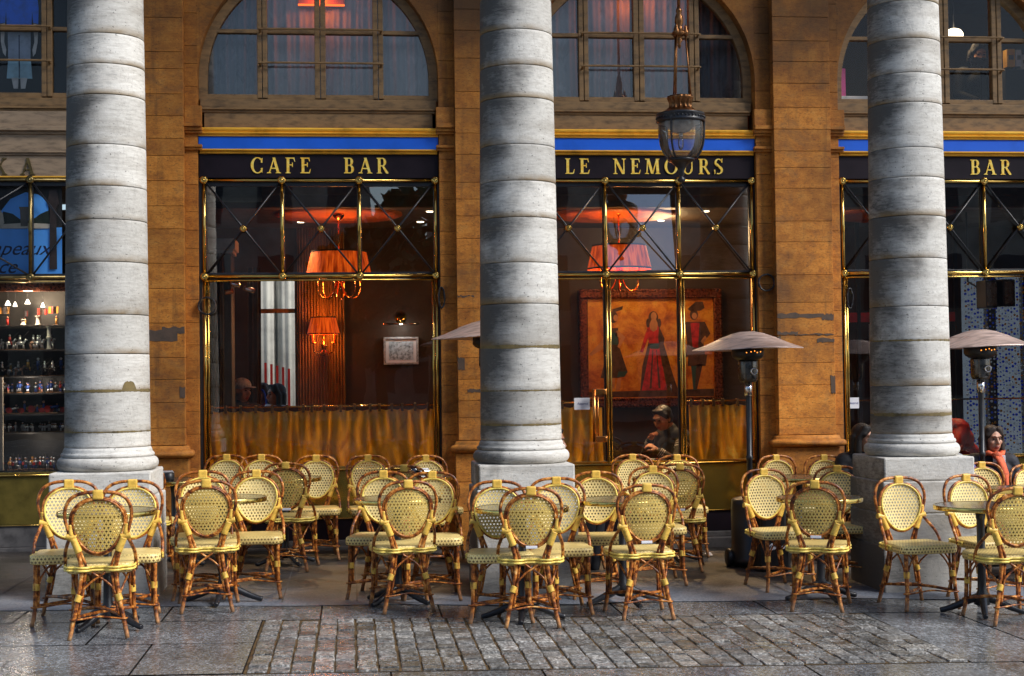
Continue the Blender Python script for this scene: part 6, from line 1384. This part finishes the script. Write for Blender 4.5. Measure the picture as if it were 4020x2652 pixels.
# ------------------------------------------------------------------ people
def blob(name, shapes, mats, parent, voxel=0.008, smooth=4, paint=None):
    """one continuous skin grown round a set of tapered limbs"""
    bm = bmesh.new()
    for s in shapes:
        t = bmesh.new()
        if s[0] == 'c':
            _, a, b, ra, rb = s
            for p, r in ((a, ra), (b, rb)):
                w = bmesh.new(); bmesh.ops.create_icosphere(w, subdivisions=2, radius=r)
                for v in w.verts: t.verts.new(v.co+Vector(p))
                w.free()
            bmesh.ops.convex_hull(t, input=t.verts[:])
            loose = [v for v in t.verts if not v.link_faces]
            bmesh.ops.delete(t, geom=loose, context='VERTS')
        else:
            _, c, r = s[:3]; rot = s[3] if len(s) > 3 else (0, 0, 0)
            bmesh.ops.create_icosphere(t, subdivisions=3, radius=1.0)
            M = Matrix.Rotation(rot[2], 3, 'Z') @ Matrix.Rotation(rot[1], 3, 'Y') @ Matrix.Rotation(rot[0], 3, 'X')
            for v in t.verts: v.co = M @ Vector((v.co.x*r[0], v.co.y*r[1], v.co.z*r[2])) + Vector(c)
        mp = {v: bm.verts.new(v.co) for v in t.verts}
        for f in t.faces: bm.faces.new([mp[v] for v in f.verts])
        t.free()
    bmesh.ops.recalc_face_normals(bm, faces=bm.faces[:])
    me = bpy.data.meshes.new(name); bm.to_mesh(me); bm.free()
    o = bpy.data.objects.new(name, me); C.objects.link(o)
    md = o.modifiers.new('r', 'REMESH'); md.mode = 'VOXEL'; md.voxel_size = voxel; md.use_smooth_shade = True
    if smooth:
        ms = o.modifiers.new('s', 'SMOOTH'); ms.iterations = smooth; ms.factor = 0.5
    bpy.context.view_layer.update()
    new = bpy.data.meshes.new_from_object(o.evaluated_get(bpy.context.evaluated_depsgraph_get()))
    o.modifiers.clear(); o.data = new; new.name = name
    new.materials.clear()
    for m in (mats if isinstance(mats, (list, tuple)) else [mats]): new.materials.append(m)
    if paint:
        for p in new.polygons: p.material_index = paint(p.center)
    for p in new.polygons: p.use_smooth = True
    o.parent = parent
    return o
def hand(wrist, d, up, side, curl=0.5):
    """palm, four unequal bent fingers and a thumb; d points to the fingertips, up is the back of the hand"""
    d = Vector(d).normalized(); up = Vector(up); up = (up-d*up.dot(d)).normalized(); w = d.cross(up)*side
    W = Vector(wrist); S = []
    k0 = W+d*0.075
    S.append(('c', W, W+d*0.03, 0.022, 0.024))
    for i, (off, ln) in enumerate(((-0.030, 0.060), (-0.010, 0.070), (0.010, 0.067), (0.029, 0.052))):
        a = k0+w*off; S.append(('c', W+d*0.02+w*off*0.5, a, 0.015, 0.0115))
        b = a+(d*math.cos(curl)-up*math.sin(curl))*ln*0.45; c = b+(d*math.cos(curl*2.2)-up*math.sin(curl*2.2))*ln*0.32; e = c+(d*math.cos(curl*3.0)-up*math.sin(curl*3.0))*ln*0.26
        S += [('c', a, b, 0.0100, 0.0092), ('c', b, c, 0.0092, 0.0085), ('c', c, e, 0.0085, 0.0072)]
    a = W+d*0.028-w*0.028; b = a+(d*0.6-w*0.8-up*0.3).normalized()*0.035; c = b+(d*0.9-w*0.3-up*0.4).normalized()*0.03
    S += [('c', W+d*0.015-w*0.008, a, 0.016, 0.014), ('c', a, b, 0.0125, 0.0105), ('c', b, c, 0.0105, 0.0085)]
    return S
def person(label, loc, rz, skin='skin', hair='hair', hairlen='long', top='coat', lean=0.0, head=(0, 0, 0), arms=None, tilt=0.0, turn=0.0, legs=True, group=None, standing=False, pants='jeans', vox=0.008, face=True, hands=True, lips=True, puff=0.0):
    t = thing('person', label, 'person', loc, rz, group)
    z0 = 0.38 if standing else 0.0
    def tr(p):                                # lean the trunk forward (towards -y) about the hips
        x, y, z = p; h = max(0, z-0.50); return Vector((x, y-lean*h, z+z0-0.12*lean*lean*h))
    sh = 0.175
    S = [('e', tr((0, 0.02, 0.52)), (0.165, 0.125, 0.12)), ('e', tr((0, 0.015, 0.64)), (0.145, 0.105, 0.14)), ('e', tr((0, 0.02, 0.80)), (0.165, 0.115, 0.15)), ('c', tr((-sh+0.02, 0.03, 0.905)), tr((sh-0.02, 0.03, 0.905)), 0.062, 0.062), ('c', tr((0, 0.03, 0.92)), tr((0, 0.005, 1.02)), 0.058, 0.052)]
    cloth = [('e', tr((0, 0.02, 0.52)), (0.185, 0.145, 0.125)), ('e', tr((0, 0.015, 0.64)), (0.172+puff, 0.130+puff, 0.15)), ('e', tr((0, 0.02, 0.80)), (0.190+puff, 0.140+puff, 0.15)), ('c', tr((-sh+0.02, 0.03, 0.905)), tr((sh-0.02, 0.03, 0.905)), 0.078+puff*0.5, 0.078+puff*0.5), ('c', tr((0, 0.03, 0.93)), tr((0, 0.02, 0.975)), 0.078, 0.068)]
    arms = arms or [((-0.235, -0.03, 0.68), (-0.10, -0.20, 0.60)), ((0.235, -0.03, 0.68), (0.10, -0.20, 0.60))]
    hs = []
    for s, (e, w) in zip((-1, 1), arms):
        a = tr((s*sh, 0.03, 0.90)); e = Vector(e)+Vector((0, -lean*max(0, e[2]-0.5), z0)); w = Vector(w)+Vector((0, 0, z0))
        S += [('c', a, e, 0.050, 0.040), ('c', e, w, 0.040, 0.025)]
        d = (w-e).normalized(); cloth += [('c', a, e, 0.068+puff*0.4, 0.055+puff*0.4), ('c', e, w-d*0.02, 0.055+puff*0.4, 0.038)]
        if hands: S += hand(w, d, Vector((s*0.4, -0.2, 1)), s, 0.55)
    leg = []
    for s in (-1, 1):
        if standing:
            h, k, an, toe = Vector((s*0.085, 0.02, 0.86)), Vector((s*0.09, 0.0, 0.48)), Vector((s*0.095, 0.03, 0.08)), Vector((s*0.11, -0.12, 0.03))
        else:
            h, k, an, toe = Vector((s*0.09, -0.02, 0.50)), Vector((s*0.115, -0.40, 0.49)), Vector((s*0.12, -0.36, 0.09)), Vector((s*0.13, -0.50, 0.035))
        S += [('c', h, k, 0.075, 0.052), ('c', k, an, 0.050, 0.034), ('c', an-Vector((0, -0.02, 0.04)), toe, 0.038, 0.030)]
        leg += [('c', h, k, 0.092, 0.066), ('c', k, an+Vector((0, 0, 0.02)), 0.064, 0.05)]
    # head: built about its own centre then turned and tilted on the neck
    hc = tr((0, -0.01, 1.105)) + Vector(head)
    RM = Matrix.Rotation(turn, 3, 'Z') @ Matrix.Rotation(tilt, 3, 'X')
    def H(p): return hc + RM @ Vector(p)
    rot = (tilt, 0, turn)
    S += [('e', H((0, 0.012, 0.025)), (0.074, 0.092, 0.092), rot), ('e', H((0, -0.022, -0.045)), (0.057, 0.062, 0.066), rot), ('e', H((0, -0.050, -0.088)), (0.026, 0.022, 0.018), rot), ('c', tr((0, 0.02, 0.98)), H((0, 0.02, -0.05)), 0.052, 0.050)]
    S += [('c', H((0, -0.080, 0.012)), H((0, -0.103, -0.030)), 0.008, 0.0125), ('c', H((-0.012, -0.090, -0.034)), H((0.012, -0.090, -0.034)), 0.009, 0.009), ('c', H((-0.040, -0.070, 0.030)), H((-0.010, -0.082, 0.028)), 0.010, 0.009), ('c', H((0.040, -0.070, 0.030)), H((0.010, -0.082, 0.028)), 0.010, 0.009),
          ('e', H((0, -0.080, -0.062)), (0.022, 0.010, 0.007), rot), ('e', H((0, -0.078, -0.073)), (0.018, 0.010, 0.007), rot), ('e', H((-0.040, -0.052, -0.022)), (0.024, 0.022, 0.022), rot), ('e', H((0.040, -0.052, -0.022)), (0.024, 0.022, 0.022), rot)]
    for s in (-1, 1): S.append(('e', H((s*0.076, 0.012, -0.008)), (0.009, 0.018, 0.028), rot))
    RI = RM.inverted()
    def paint(c):
        p = RI @ (Vector(c)-hc)
        if p.y < -0.06 and abs(p.x) < 0.022 and -0.082 < p.z < -0.056: return 1
        return 0
    blob('body', S, [MAT[skin], MAT['lips']], t, vox, 2, paint if lips else None)
    if face:
        for s in (-1, 1):
            m = MB(); m.sphere(H((s*0.029, -0.0765, 0.007)), (0.0125, 0.008, 0.0065), 0, 12, 8, RM); m.build('eye', MAT['eye'], t)
            m = MB(); m.tube([H((s*0.012, -0.091, 0.026)), H((s*0.030, -0.088, 0.031)), H((s*0.047, -0.074, 0.025))], [0.003, 0.0036, 0.002], 6); m.build('eyebrow', MAT[hair], t)
    hr = [('e', H((0, 0.025, 0.040)), (0.084, 0.098, 0.092), rot), ('e', H((0, 0.055, -0.005)), (0.078, 0.068, 0.075), rot)]
    cut = lambda p: True
    if hairlen in ('long', 'bob'):
        hr += [('c', H((-0.055, -0.03, 0.092)), H((-0.086, 0.0, 0.0)), 0.030, 0.028), ('c', H((0.055, -0.03, 0.092)), H((0.086, 0.0, 0.0)), 0.030, 0.028), ('c', H((-0.03, -0.055, 0.098)), H((-0.076, -0.045, 0.035)), 0.020, 0.016), ('c', H((0.02, -0.058, 0.098)), H((0.076, -0.045, 0.035)), 0.020, 0.016)]
        b = -0.19 if hairlen == 'long' else -0.10
        for s in (-1, 1):
            hr += [('c', H((s*0.086, 0.005, 0.0)), H((s*0.092, 0.0, b*0.6)), 0.030, 0.032), ('c', H((s*0.092, 0.0, b*0.6)), H((s*0.088, -0.02, b)), 0.032, 0.018), ('c', H((s*0.06, 0.06, 0.0)), H((s*0.06, 0.06, b)), 0.045, 0.035)]
        hr.append(('c', H((0, 0.075, 0.0)), H((0, 0.075, b)), 0.05, 0.04))
    elif hairlen == 'short':
        hr += [('c', H((-0.04, -0.048, 0.088)), H((0.04, -0.048, 0.088)), 0.022, 0.022)]
        for s in (-1, 1): hr.append(('c', H((s*0.074, -0.01, 0.05)), H((s*0.078, 0.01, 0.0)), 0.016, 0.010))
    if hairlen != 'cap': blob('hair', hr, MAT[hair], t, 0.009, 2)
    else:
        hr = [('e', H((0, 0.015, 0.055)), (0.088, 0.105, 0.075), rot), ('e', H((0, -0.115, 0.045)), (0.065, 0.055, 0.008), rot)]; blob('cap', hr, MAT['greyk'], t, 0.007, 2)
    blob('jacket', cloth, MAT[top], t, 0.011, 3)
    if legs: blob('trousers', leg, MAT[pants], t, 0.012, 3)
    return t, H, tr
def make_people():
    gz = lambda x: ground(x)+0.004
    # woman with the coral scarf
    t, H, tr = person('seated woman with brown shoulder length hair, navy coat and coral scarf, hands clasped', (7.26, -0.42, gz(7.26)-0.115), math.radians(-10), 'skin', 'hair2', 'bob', 'navy', 0.04, (0, 0, 0), [((-0.235, -0.02, 0.68), (-0.035, -0.25, 0.635)), ((0.235, -0.02, 0.68), (0.045, -0.24, 0.635))], 0.02, 0.30, vox=0.0065)
    m = MB(); P = []
    for i in range(30):
        a = 2*PI*i/24; r = 0.088+0.010*math.sin(i*1.3); P.append(tr((r*math.cos(a), 0.005+r*0.95*math.sin(a), 0.985-0.018*(i/30)+0.012*math.sin(i*0.9))))
    m.tube(P, [0.026+0.005*math.sin(i*2.1) for i in range(30)], 10, False, 0, True, 0.8)
    m.tube(spline([tr((0.02, -0.10, 0.965)), tr((0.045, -0.145, 0.90)), tr((0.075, -0.160, 0.80)), tr((0.095, -0.168, 0.68))], 5), [0.040, 0.042, 0.044, 0.044, 0.042, 0.040, 0.038, 0.038, 0.038, 0.037, 0.036, 0.036, 0.034, 0.034, 0.032, 0.030], 10, False, 0, True, 0.5)
    m.sphere(tr((0.015, -0.105, 0.965)), (0.045, 0.032, 0.036)); m.build('scarf', MAT['scarf'], t)
    m = MB(); m.box(-0.05, 0.06, -0.128, -0.118, 0.90, 0.965, 0, 0.004); m.bm.transform(Matrix.Translation((0.03, 0.01, 0))); m.build('shirt_collar', MAT['shirt'], t)
    g = thing('blue_cup', 'small blue cup held by the woman with the coral scarf', 'cup', (7.20, -0.70, gz(7.2)+0.575)); m = MB(); m.lathe([(0.0, 0.0), (0.022, 0.0), (0.030, 0.05), (0.026, 0.05), (0.02, 0.006), (0.0, 0.006)], 18, (0, 0, 0), 0, False); m.build('cup_body', MAT['poster'], g)
    # dark haired woman left of the column
    person('seated woman with long black hair and black coat, left of the rightmost column', (6.00, -0.46, gz(6.0)-0.10), math.radians(18), 'skin', 'hair', 'long', 'coat', 0.10, (0.01, -0.01, 0.0), None, 0.10, 0.45, vox=0.0075)
    # cobalt jacket behind the column
    t, H, tr = person('person in a cobalt jacket with grey knitted hood behind the rightmost column', (6.60, -0.98, gz(6.6)-0.12), math.radians(-30), 'skin', 'hair2', 'short', 'bluec', 0.12, (-0.02, 0, 0), None, 0.2, -0.5, puff=0.015)
    m = MB(); m.tube([tr((0.115*math.cos(a), 0.04+0.105*math.sin(a), 0.975+0.012*math.sin(3*a))) for a in [2*PI*i/24 for i in range(24)]], 0.034, 10, True, 0, True, 0.75); m.tube([tr((0.125*math.cos(a), 0.05+0.11*math.sin(a), 0.925+0.010*math.sin(2*a))) for a in [2*PI*i/24 for i in range(24)]], 0.034, 10, True, 0, True, 0.75); m.build('knitted_hood', MAT['greyk'], t)
    # red coat inside
    person('person in a red coat bending over inside the right window, head hidden by the column', (7.44, 0.62, 0.06), math.radians(-60), 'skin', 'hair2', 'short', 'red', 0.75, (-0.02, -0.03, -0.06), [((-0.22, -0.25, 0.72), (-0.10, -0.48, 0.70)), ((0.22, -0.25, 0.72), (0.10, -0.48, 0.70))], 0.5, 0.0, puff=0.05)
    s = thing('bar_stool', 'dark stool under the person in the red coat inside the right window', 'stool', (7.44, 0.62, 0.02)); m = MB(); m.lathe([(0.0, 0.40), (0.17, 0.40), (0.18, 0.42), (0.17, 0.44), (0.0, 0.44)], 24, (0, 0, 0), 0, False); m.build('seat', MAT['black'], s); m = MB(); m.lathe([(0.03, 0.40), (0.025, 0.05), (0.18, 0.02), (0.18, 0.0)], 20); m.build('pedestal', MAT['chrome'], s)
    # man eating behind the glass
    t, H, tr = person('man with tousled dark hair eating behind the LE NEMOURS window, striped cuffs', (4.66, 0.78, 0.0), math.radians(-62), 'skin2', 'hair3', 'short', 'jersey', 0.28, (0.0, -0.03, -0.03), [((-0.24, -0.18, 0.70), (-0.06, -0.30, 0.88)), ((0.24, -0.20, 0.66), (0.13, -0.38, 0.78))], 0.32, 0.15, vox=0.0065)
    m = MB()
    for e, w in (((-0.24, -0.18-0.28*0.2, 0.70), (-0.06, -0.30, 0.88)), ((0.24, -0.20-0.28*0.16, 0.66), (0.13, -0.38, 0.78))):
        e, w = Vector(e), Vector(w); d = (w-e)
        for q in (0.70, 0.78, 0.86): m.tube([e+d*q, e+d*(q+0.035)], [0.052-0.010*q, 0.051-0.010*q], 14, False, 0, False)
    for q in (0.25, 0.34, 0.43):
        a = tr((0.175, 0.03, 0.90)); e = Vector((0.24, -0.245, 0.66)); d = e-a; m.tube([a+d*q, a+d*(q+0.04)], [0.073-0.012*q, 0.072-0.012*q], 14, False, 0, False)
    m.build('sleeve_stripe', MAT['stripe'], t)
    s = thing('dining_table', 'dark dining table with plates behind the LE NEMOURS window', 'table', (4.25, 0.62, -0.02)); m = MB(); m.box(-0.38, 0.38, -0.28, 0.28, 0.665, 0.695, 0, 0.006); m.build('tabletop', MAT['darkdrape'], s); m = MB(); m.lathe([(0.03, 0.665), (0.03, 0.06), (0.2, 0.03), (0.2, 0.0)], 16); m.build('pedestal', MAT['iron'], s)
    g = thing('dinner_plate', 'white dinner plate with food in front of the eating man', 'plate', (4.42, 0.55, 0.676)); m = MB(); m.lathe([(0.0, 0.002), (0.07, 0.002), (0.125, 0.016), (0.127, 0.019), (0.07, 0.006), (0.0, 0.006)], 28, (0, 0, 0), 0, False); m.build('plate_body', MAT['white'], g)
    m = MB(); r = random.Random(2)
    for i in range(12): m.sphere((r.uniform(-.05, .05), r.uniform(-.05, .05), 0.016), (0.014, 0.012, 0.010), r.choice((0, 1, 1)), 8, 6)
    m.build('food', [MAT['leaf'], MAT['paintred']], g)
    g = thing('table_glass', 'stemless glass beside the dinner plate behind the window', 'glass', (4.22, 0.48, 0.676)); m = MB(); m.lathe([(0.022, 0.0), (0.032, 0.004), (0.036, 0.085), (0.034, 0.085), (0.03, 0.01), (0.0, 0.01)], 18, (0, 0, 0), 0, False); m.build('glass_body', MAT['tumbler'], g)
    s = thing('dining_chair', 'dark dining chair under the eating man', 'chair', (4.66, 0.80, -0.02), math.radians(-62)); m = MB(); m.box(-0.2, 0.2, -0.2, 0.2, 0.40, 0.44, 0, 0.012); m.build('seat', MAT['darkdrape'], s); m = MB(); m.box(-0.19, 0.19, 0.19, 0.225, 0.50, 0.80, 0, 0.012); m.build('backrest', MAT['darkdrape'], s)
    for a in (-1, 1):
        for b in (-1, 1): m = MB(); m.tube([(a*0.17, b*0.17, 0.40), (a*0.18, b*0.19, 0.0)], 0.015, 8); m.build('leg', MAT['black'], s)
    # black puffer coat behind the middle column
    person('person in a black puffer coat mostly hidden behind the middle column', (3.06, -1.53, gz(3.06)-0.09), math.radians(62), 'skin', 'hair', 'short', 'coat', 0.10, (0, 0, 0), [((-0.25, -0.02, 0.68), (-0.10, -0.24, 0.62)), ((0.25, -0.02, 0.68), (0.10, -0.24, 0.62))], 0.1, 0.1, puff=0.03)
    # clerk upstairs
    person('dim person with dark hair behind the monitor in the upper right window', (7.88, 1.20, 3.60), math.radians(10), 'skin2', 'hair', 'bob', 'coat', 0.12, (0, 0, 0), None, 0.4, -0.3, legs=False, hands=False, vox=0.012)
    # passers-by in the light beyond the inner opening
    person('woman with long black hair and white scarf beyond the inner opening', (0.70, 3.30, -0.16), math.radians(-35), 'skin', 'hair', 'long', 'coat', 0.0, (0, 0, 0), None, 0, -0.5, standing=True, vox=0.011, hands=False)
    o = C.objects
    m = MB(); m.tube([(0.095*math.cos(a), 0.0+0.09*math.sin(a), 1.345+0.01*math.sin(2*a)) for a in [2*PI*i/20 for i in range(20)]], 0.036, 10, True)
    sc = m.build('scarf', MAT['shirt'], [x for x in o if x.name.startswith('person') and 'white scarf' in x.get('label', '')][0])
    person('woman with dark hair, red coat and blue bag beyond the inner opening', (0.52, 3.75, -0.15), math.radians(-20), 'skin', 'hair2', 'bob', 'red', 0.0, (0, 0, 0), None, 0, -0.3, standing=True, vox=0.011, hands=False)
    b = thing('shoulder_bag', 'bright blue bag on the woman in the red coat beyond the opening', 'bag', (0.50, 3.52, 1.02)); m = MB(); m.box(-0.11, 0.11, -0.05, 0.05, -0.16, 0.16, 0, 0.03); m.build('bag_body', MAT['bluec'], b); m = MB(); m.tube(spline([(-0.09, 0, 0.14), (-0.03, 0.09, 0.34), (0.05, 0.09, 0.34), (0.09, 0, 0.14)], 5), 0.010, 6); m.build('strap', MAT['bluec'], b)
    person('man in a pale cap and navy coat inside the CAFE BAR window', (0.42, 2.10, -0.10), math.radians(30), 'skin2', 'hair', 'cap', 'navy', 0.0, (0, 0, 0), None, 0.1, 0.3, standing=True, vox=0.011, hands=False)

# ------------------------------------------------------------------ light, sky, camera
def make_light():
    sc = bpy.context.scene
    w = bpy.data.worlds.new('World'); sc.world = w; w.use_nodes = True; nt = w.node_tree; nt.nodes.clear()
    out = nt.nodes.new('ShaderNodeOutputWorld'); bg = nt.nodes.new('ShaderNodeBackground'); sky = nt.nodes.new('ShaderNodeTexSky')
    sky.sky_type = 'NISHITA'; sky.sun_disc = False
    el, az = math.radians(42), math.radians(122)          # the sun stands behind the camera, over the right shoulder
    sky.sun_elevation = el; sky.sun_rotation = az; sky.air_density = 1.0; sky.dust_density = 1.2; sky.ozone_density = 1.0
    nt.links.new(sky.outputs[0], bg.inputs[0]); bg.inputs[1].default_value = SKY
    nt.links.new(bg.outputs[0], out.inputs[0])
    s = bpy.data.lights.new('sun', 'SUN'); s.energy = SUN; s.angle = math.radians(28); s.color = (1.0, 0.975, 0.94)
    o = bpy.data.objects.new('sun', s); C.objects.link(o)
    d = Vector((math.sin(az)*math.cos(el), math.cos(az)*math.cos(el), math.sin(el)))
    o.rotation_euler = d.to_track_quat('Z', 'Y').to_euler()
    def lamp(name, loc, power, col, r=0.05):
        l = bpy.data.lights.new(name, 'POINT'); l.energy = power; l.color = col; l.shadow_soft_size = r
        b = bpy.data.objects.new(name, l); b.location = loc; C.objects.link(b)
    warm = (1.0, 0.42, 0.12)
    lamp('chandelier_light', (1.42, 1.0, 2.42), 30, warm); lamp('chandelier_light', (4.14, 1.0, 2.47), 34, warm)
    lamp('chandelier_uplight', (1.42, 1.0, 2.75), 8, (1.0, 0.30, 0.06)); lamp('chandelier_uplight', (4.14, 1.0, 2.80), 8, (1.0, 0.30, 0.06))
    lamp('wall_lamp_light', (1.243, 2.40, 2.17), 5.0, (1.0, 0.25, 0.04), 0.03); lamp('wall_lamp_light', (1.243, 2.42, 1.93), 5.0, (1.0, 0.28, 0.05), 0.03)
    lamp('painting_light', (4.75, 1.7, 2.9), 30, (1.0, 0.62, 0.28), 0.15)
    for x in (0.98, 2.30, 3.45, 5.02, 7.35):  # the spot farthest right is added to brighten the red coat
        l = bpy.data.lights.new('downlight', 'SPOT'); l.energy = 240; l.color = (1.0, 0.66, 0.33); l.spot_size = math.radians(70); l.spot_blend = 0.6; l.shadow_soft_size = 0.04
        b = bpy.data.objects.new('downlight', l); b.location = (x, 1.05, 3.07); b.rotation_euler = (math.radians(-24), 0, 0); C.objects.link(b)
    for x, z in ((1.29, 4.93), (4.17, 5.06), (6.45, 4.98)): lamp('tube_lamp_light', (x, 0.20, z), 2.6, (1.0, 0.20, 0.02), 0.04)
    lamp('shop_light', (-1.30, 0.145, 1.48), 3.0, (1.0, 0.85, 0.7), 0.03); lamp('shop_light', (-1.30, 0.145, 0.98), 2.0, (1.0, 0.85, 0.7), 0.03)  # two fill lights added to brighten the shelves, no lamps stand there
    lamp('shop_light', (-1.30, 0.14, 2.24), 22.0, (1.0, 0.75, 0.5), 0.04)
    lamp('picture_lamp_light', (2.058, 2.46, 2.03), 1.8, (1.0, 0.92, 0.8), 0.03)
    lamp('desk_lamp_light', (7.66, 1.1, 4.84), 5.0, (1.0, 0.72, 0.38), 0.05)
def make_camera():
    sc = bpy.context.scene
    cam = bpy.data.cameras.new('camera'); o = bpy.data.objects.new('camera', cam); C.objects.link(o)
    yaw, pit, rol = 0.10652, 0.02768, -0.01264
    fw = Vector((math.sin(yaw)*math.cos(pit), math.cos(yaw)*math.cos(pit), math.sin(pit))); rt = Vector((math.cos(yaw), -math.sin(yaw), 0)); up = rt.cross(fw)
    c, s = math.cos(rol), math.sin(rol); r2 = rt*c+up*s; u2 = up*c-rt*s
    M = Matrix((r2, u2, -fw)).transposed().to_4x4(); M.translation = Vector((1.53897, -13.38981, 1.46291)); o.matrix_world = M
    cam.sensor_width = 36.0; cam.lens = 36.0*3473.369/2377.0; cam.clip_start = 0.1; cam.clip_end = 600
    sc.camera = o
    sc.view_settings.view_transform = 'Standard'; sc.view_settings.look = 'None'; sc.view_settings.exposure = 0; sc.view_settings.gamma = 1
    sc.render.engine = 'CYCLES'
    cy = sc.cycles; cy.max_bounces = 8; cy.transparent_max_bounces = 24; cy.glossy_bounces = 4; cy.diffuse_bounces = 3; cy.transmission_bounces = 4
    cy.caustics_reflective = False; cy.caustics_refractive = False; cy.sample_clamp_indirect = 4.0
    try:
        cy.use_denoising = True; cy.denoiser = 'OPENIMAGEDENOISE'; cy.denoising_input_passes = 'RGB_ALBEDO_NORMAL'; cy.denoising_prefilter = 'ACCURATE'
    except Exception: pass

SKY, SUN = 0.15, 4.3
make_ground()
for k, lab in ((0, 'leftmost of the three grey limestone columns, left side darkened by patina and painted shade'), (1, 'middle grey limestone column, between the CAFE BAR and LE NEMOURS signs'), (2, 'rightmost grey limestone column, in front of the right window')): make_column(k, lab)
make_building()
make_chairs(); make_tables()
make_heater('patio heater standing before the right pane of the LE NEMOURS window', (4.735, -1.5, ground(4.735)+0.004), 0.022, 0.965)
make_heater('patio heater mostly hidden behind the middle column', (2.66, -1.05, ground(2.63)+0.004), 0.150)
make_heater('patio heater right of the rightmost column, beside the coral scarf woman', (6.70, -1.5, ground(6.70)+0.004), 0.020, 0.97)
make_lantern(); make_interior(); make_upstairs(); make_shop(); make_oddments(); make_street(); make_people()
make_light(); make_camera()
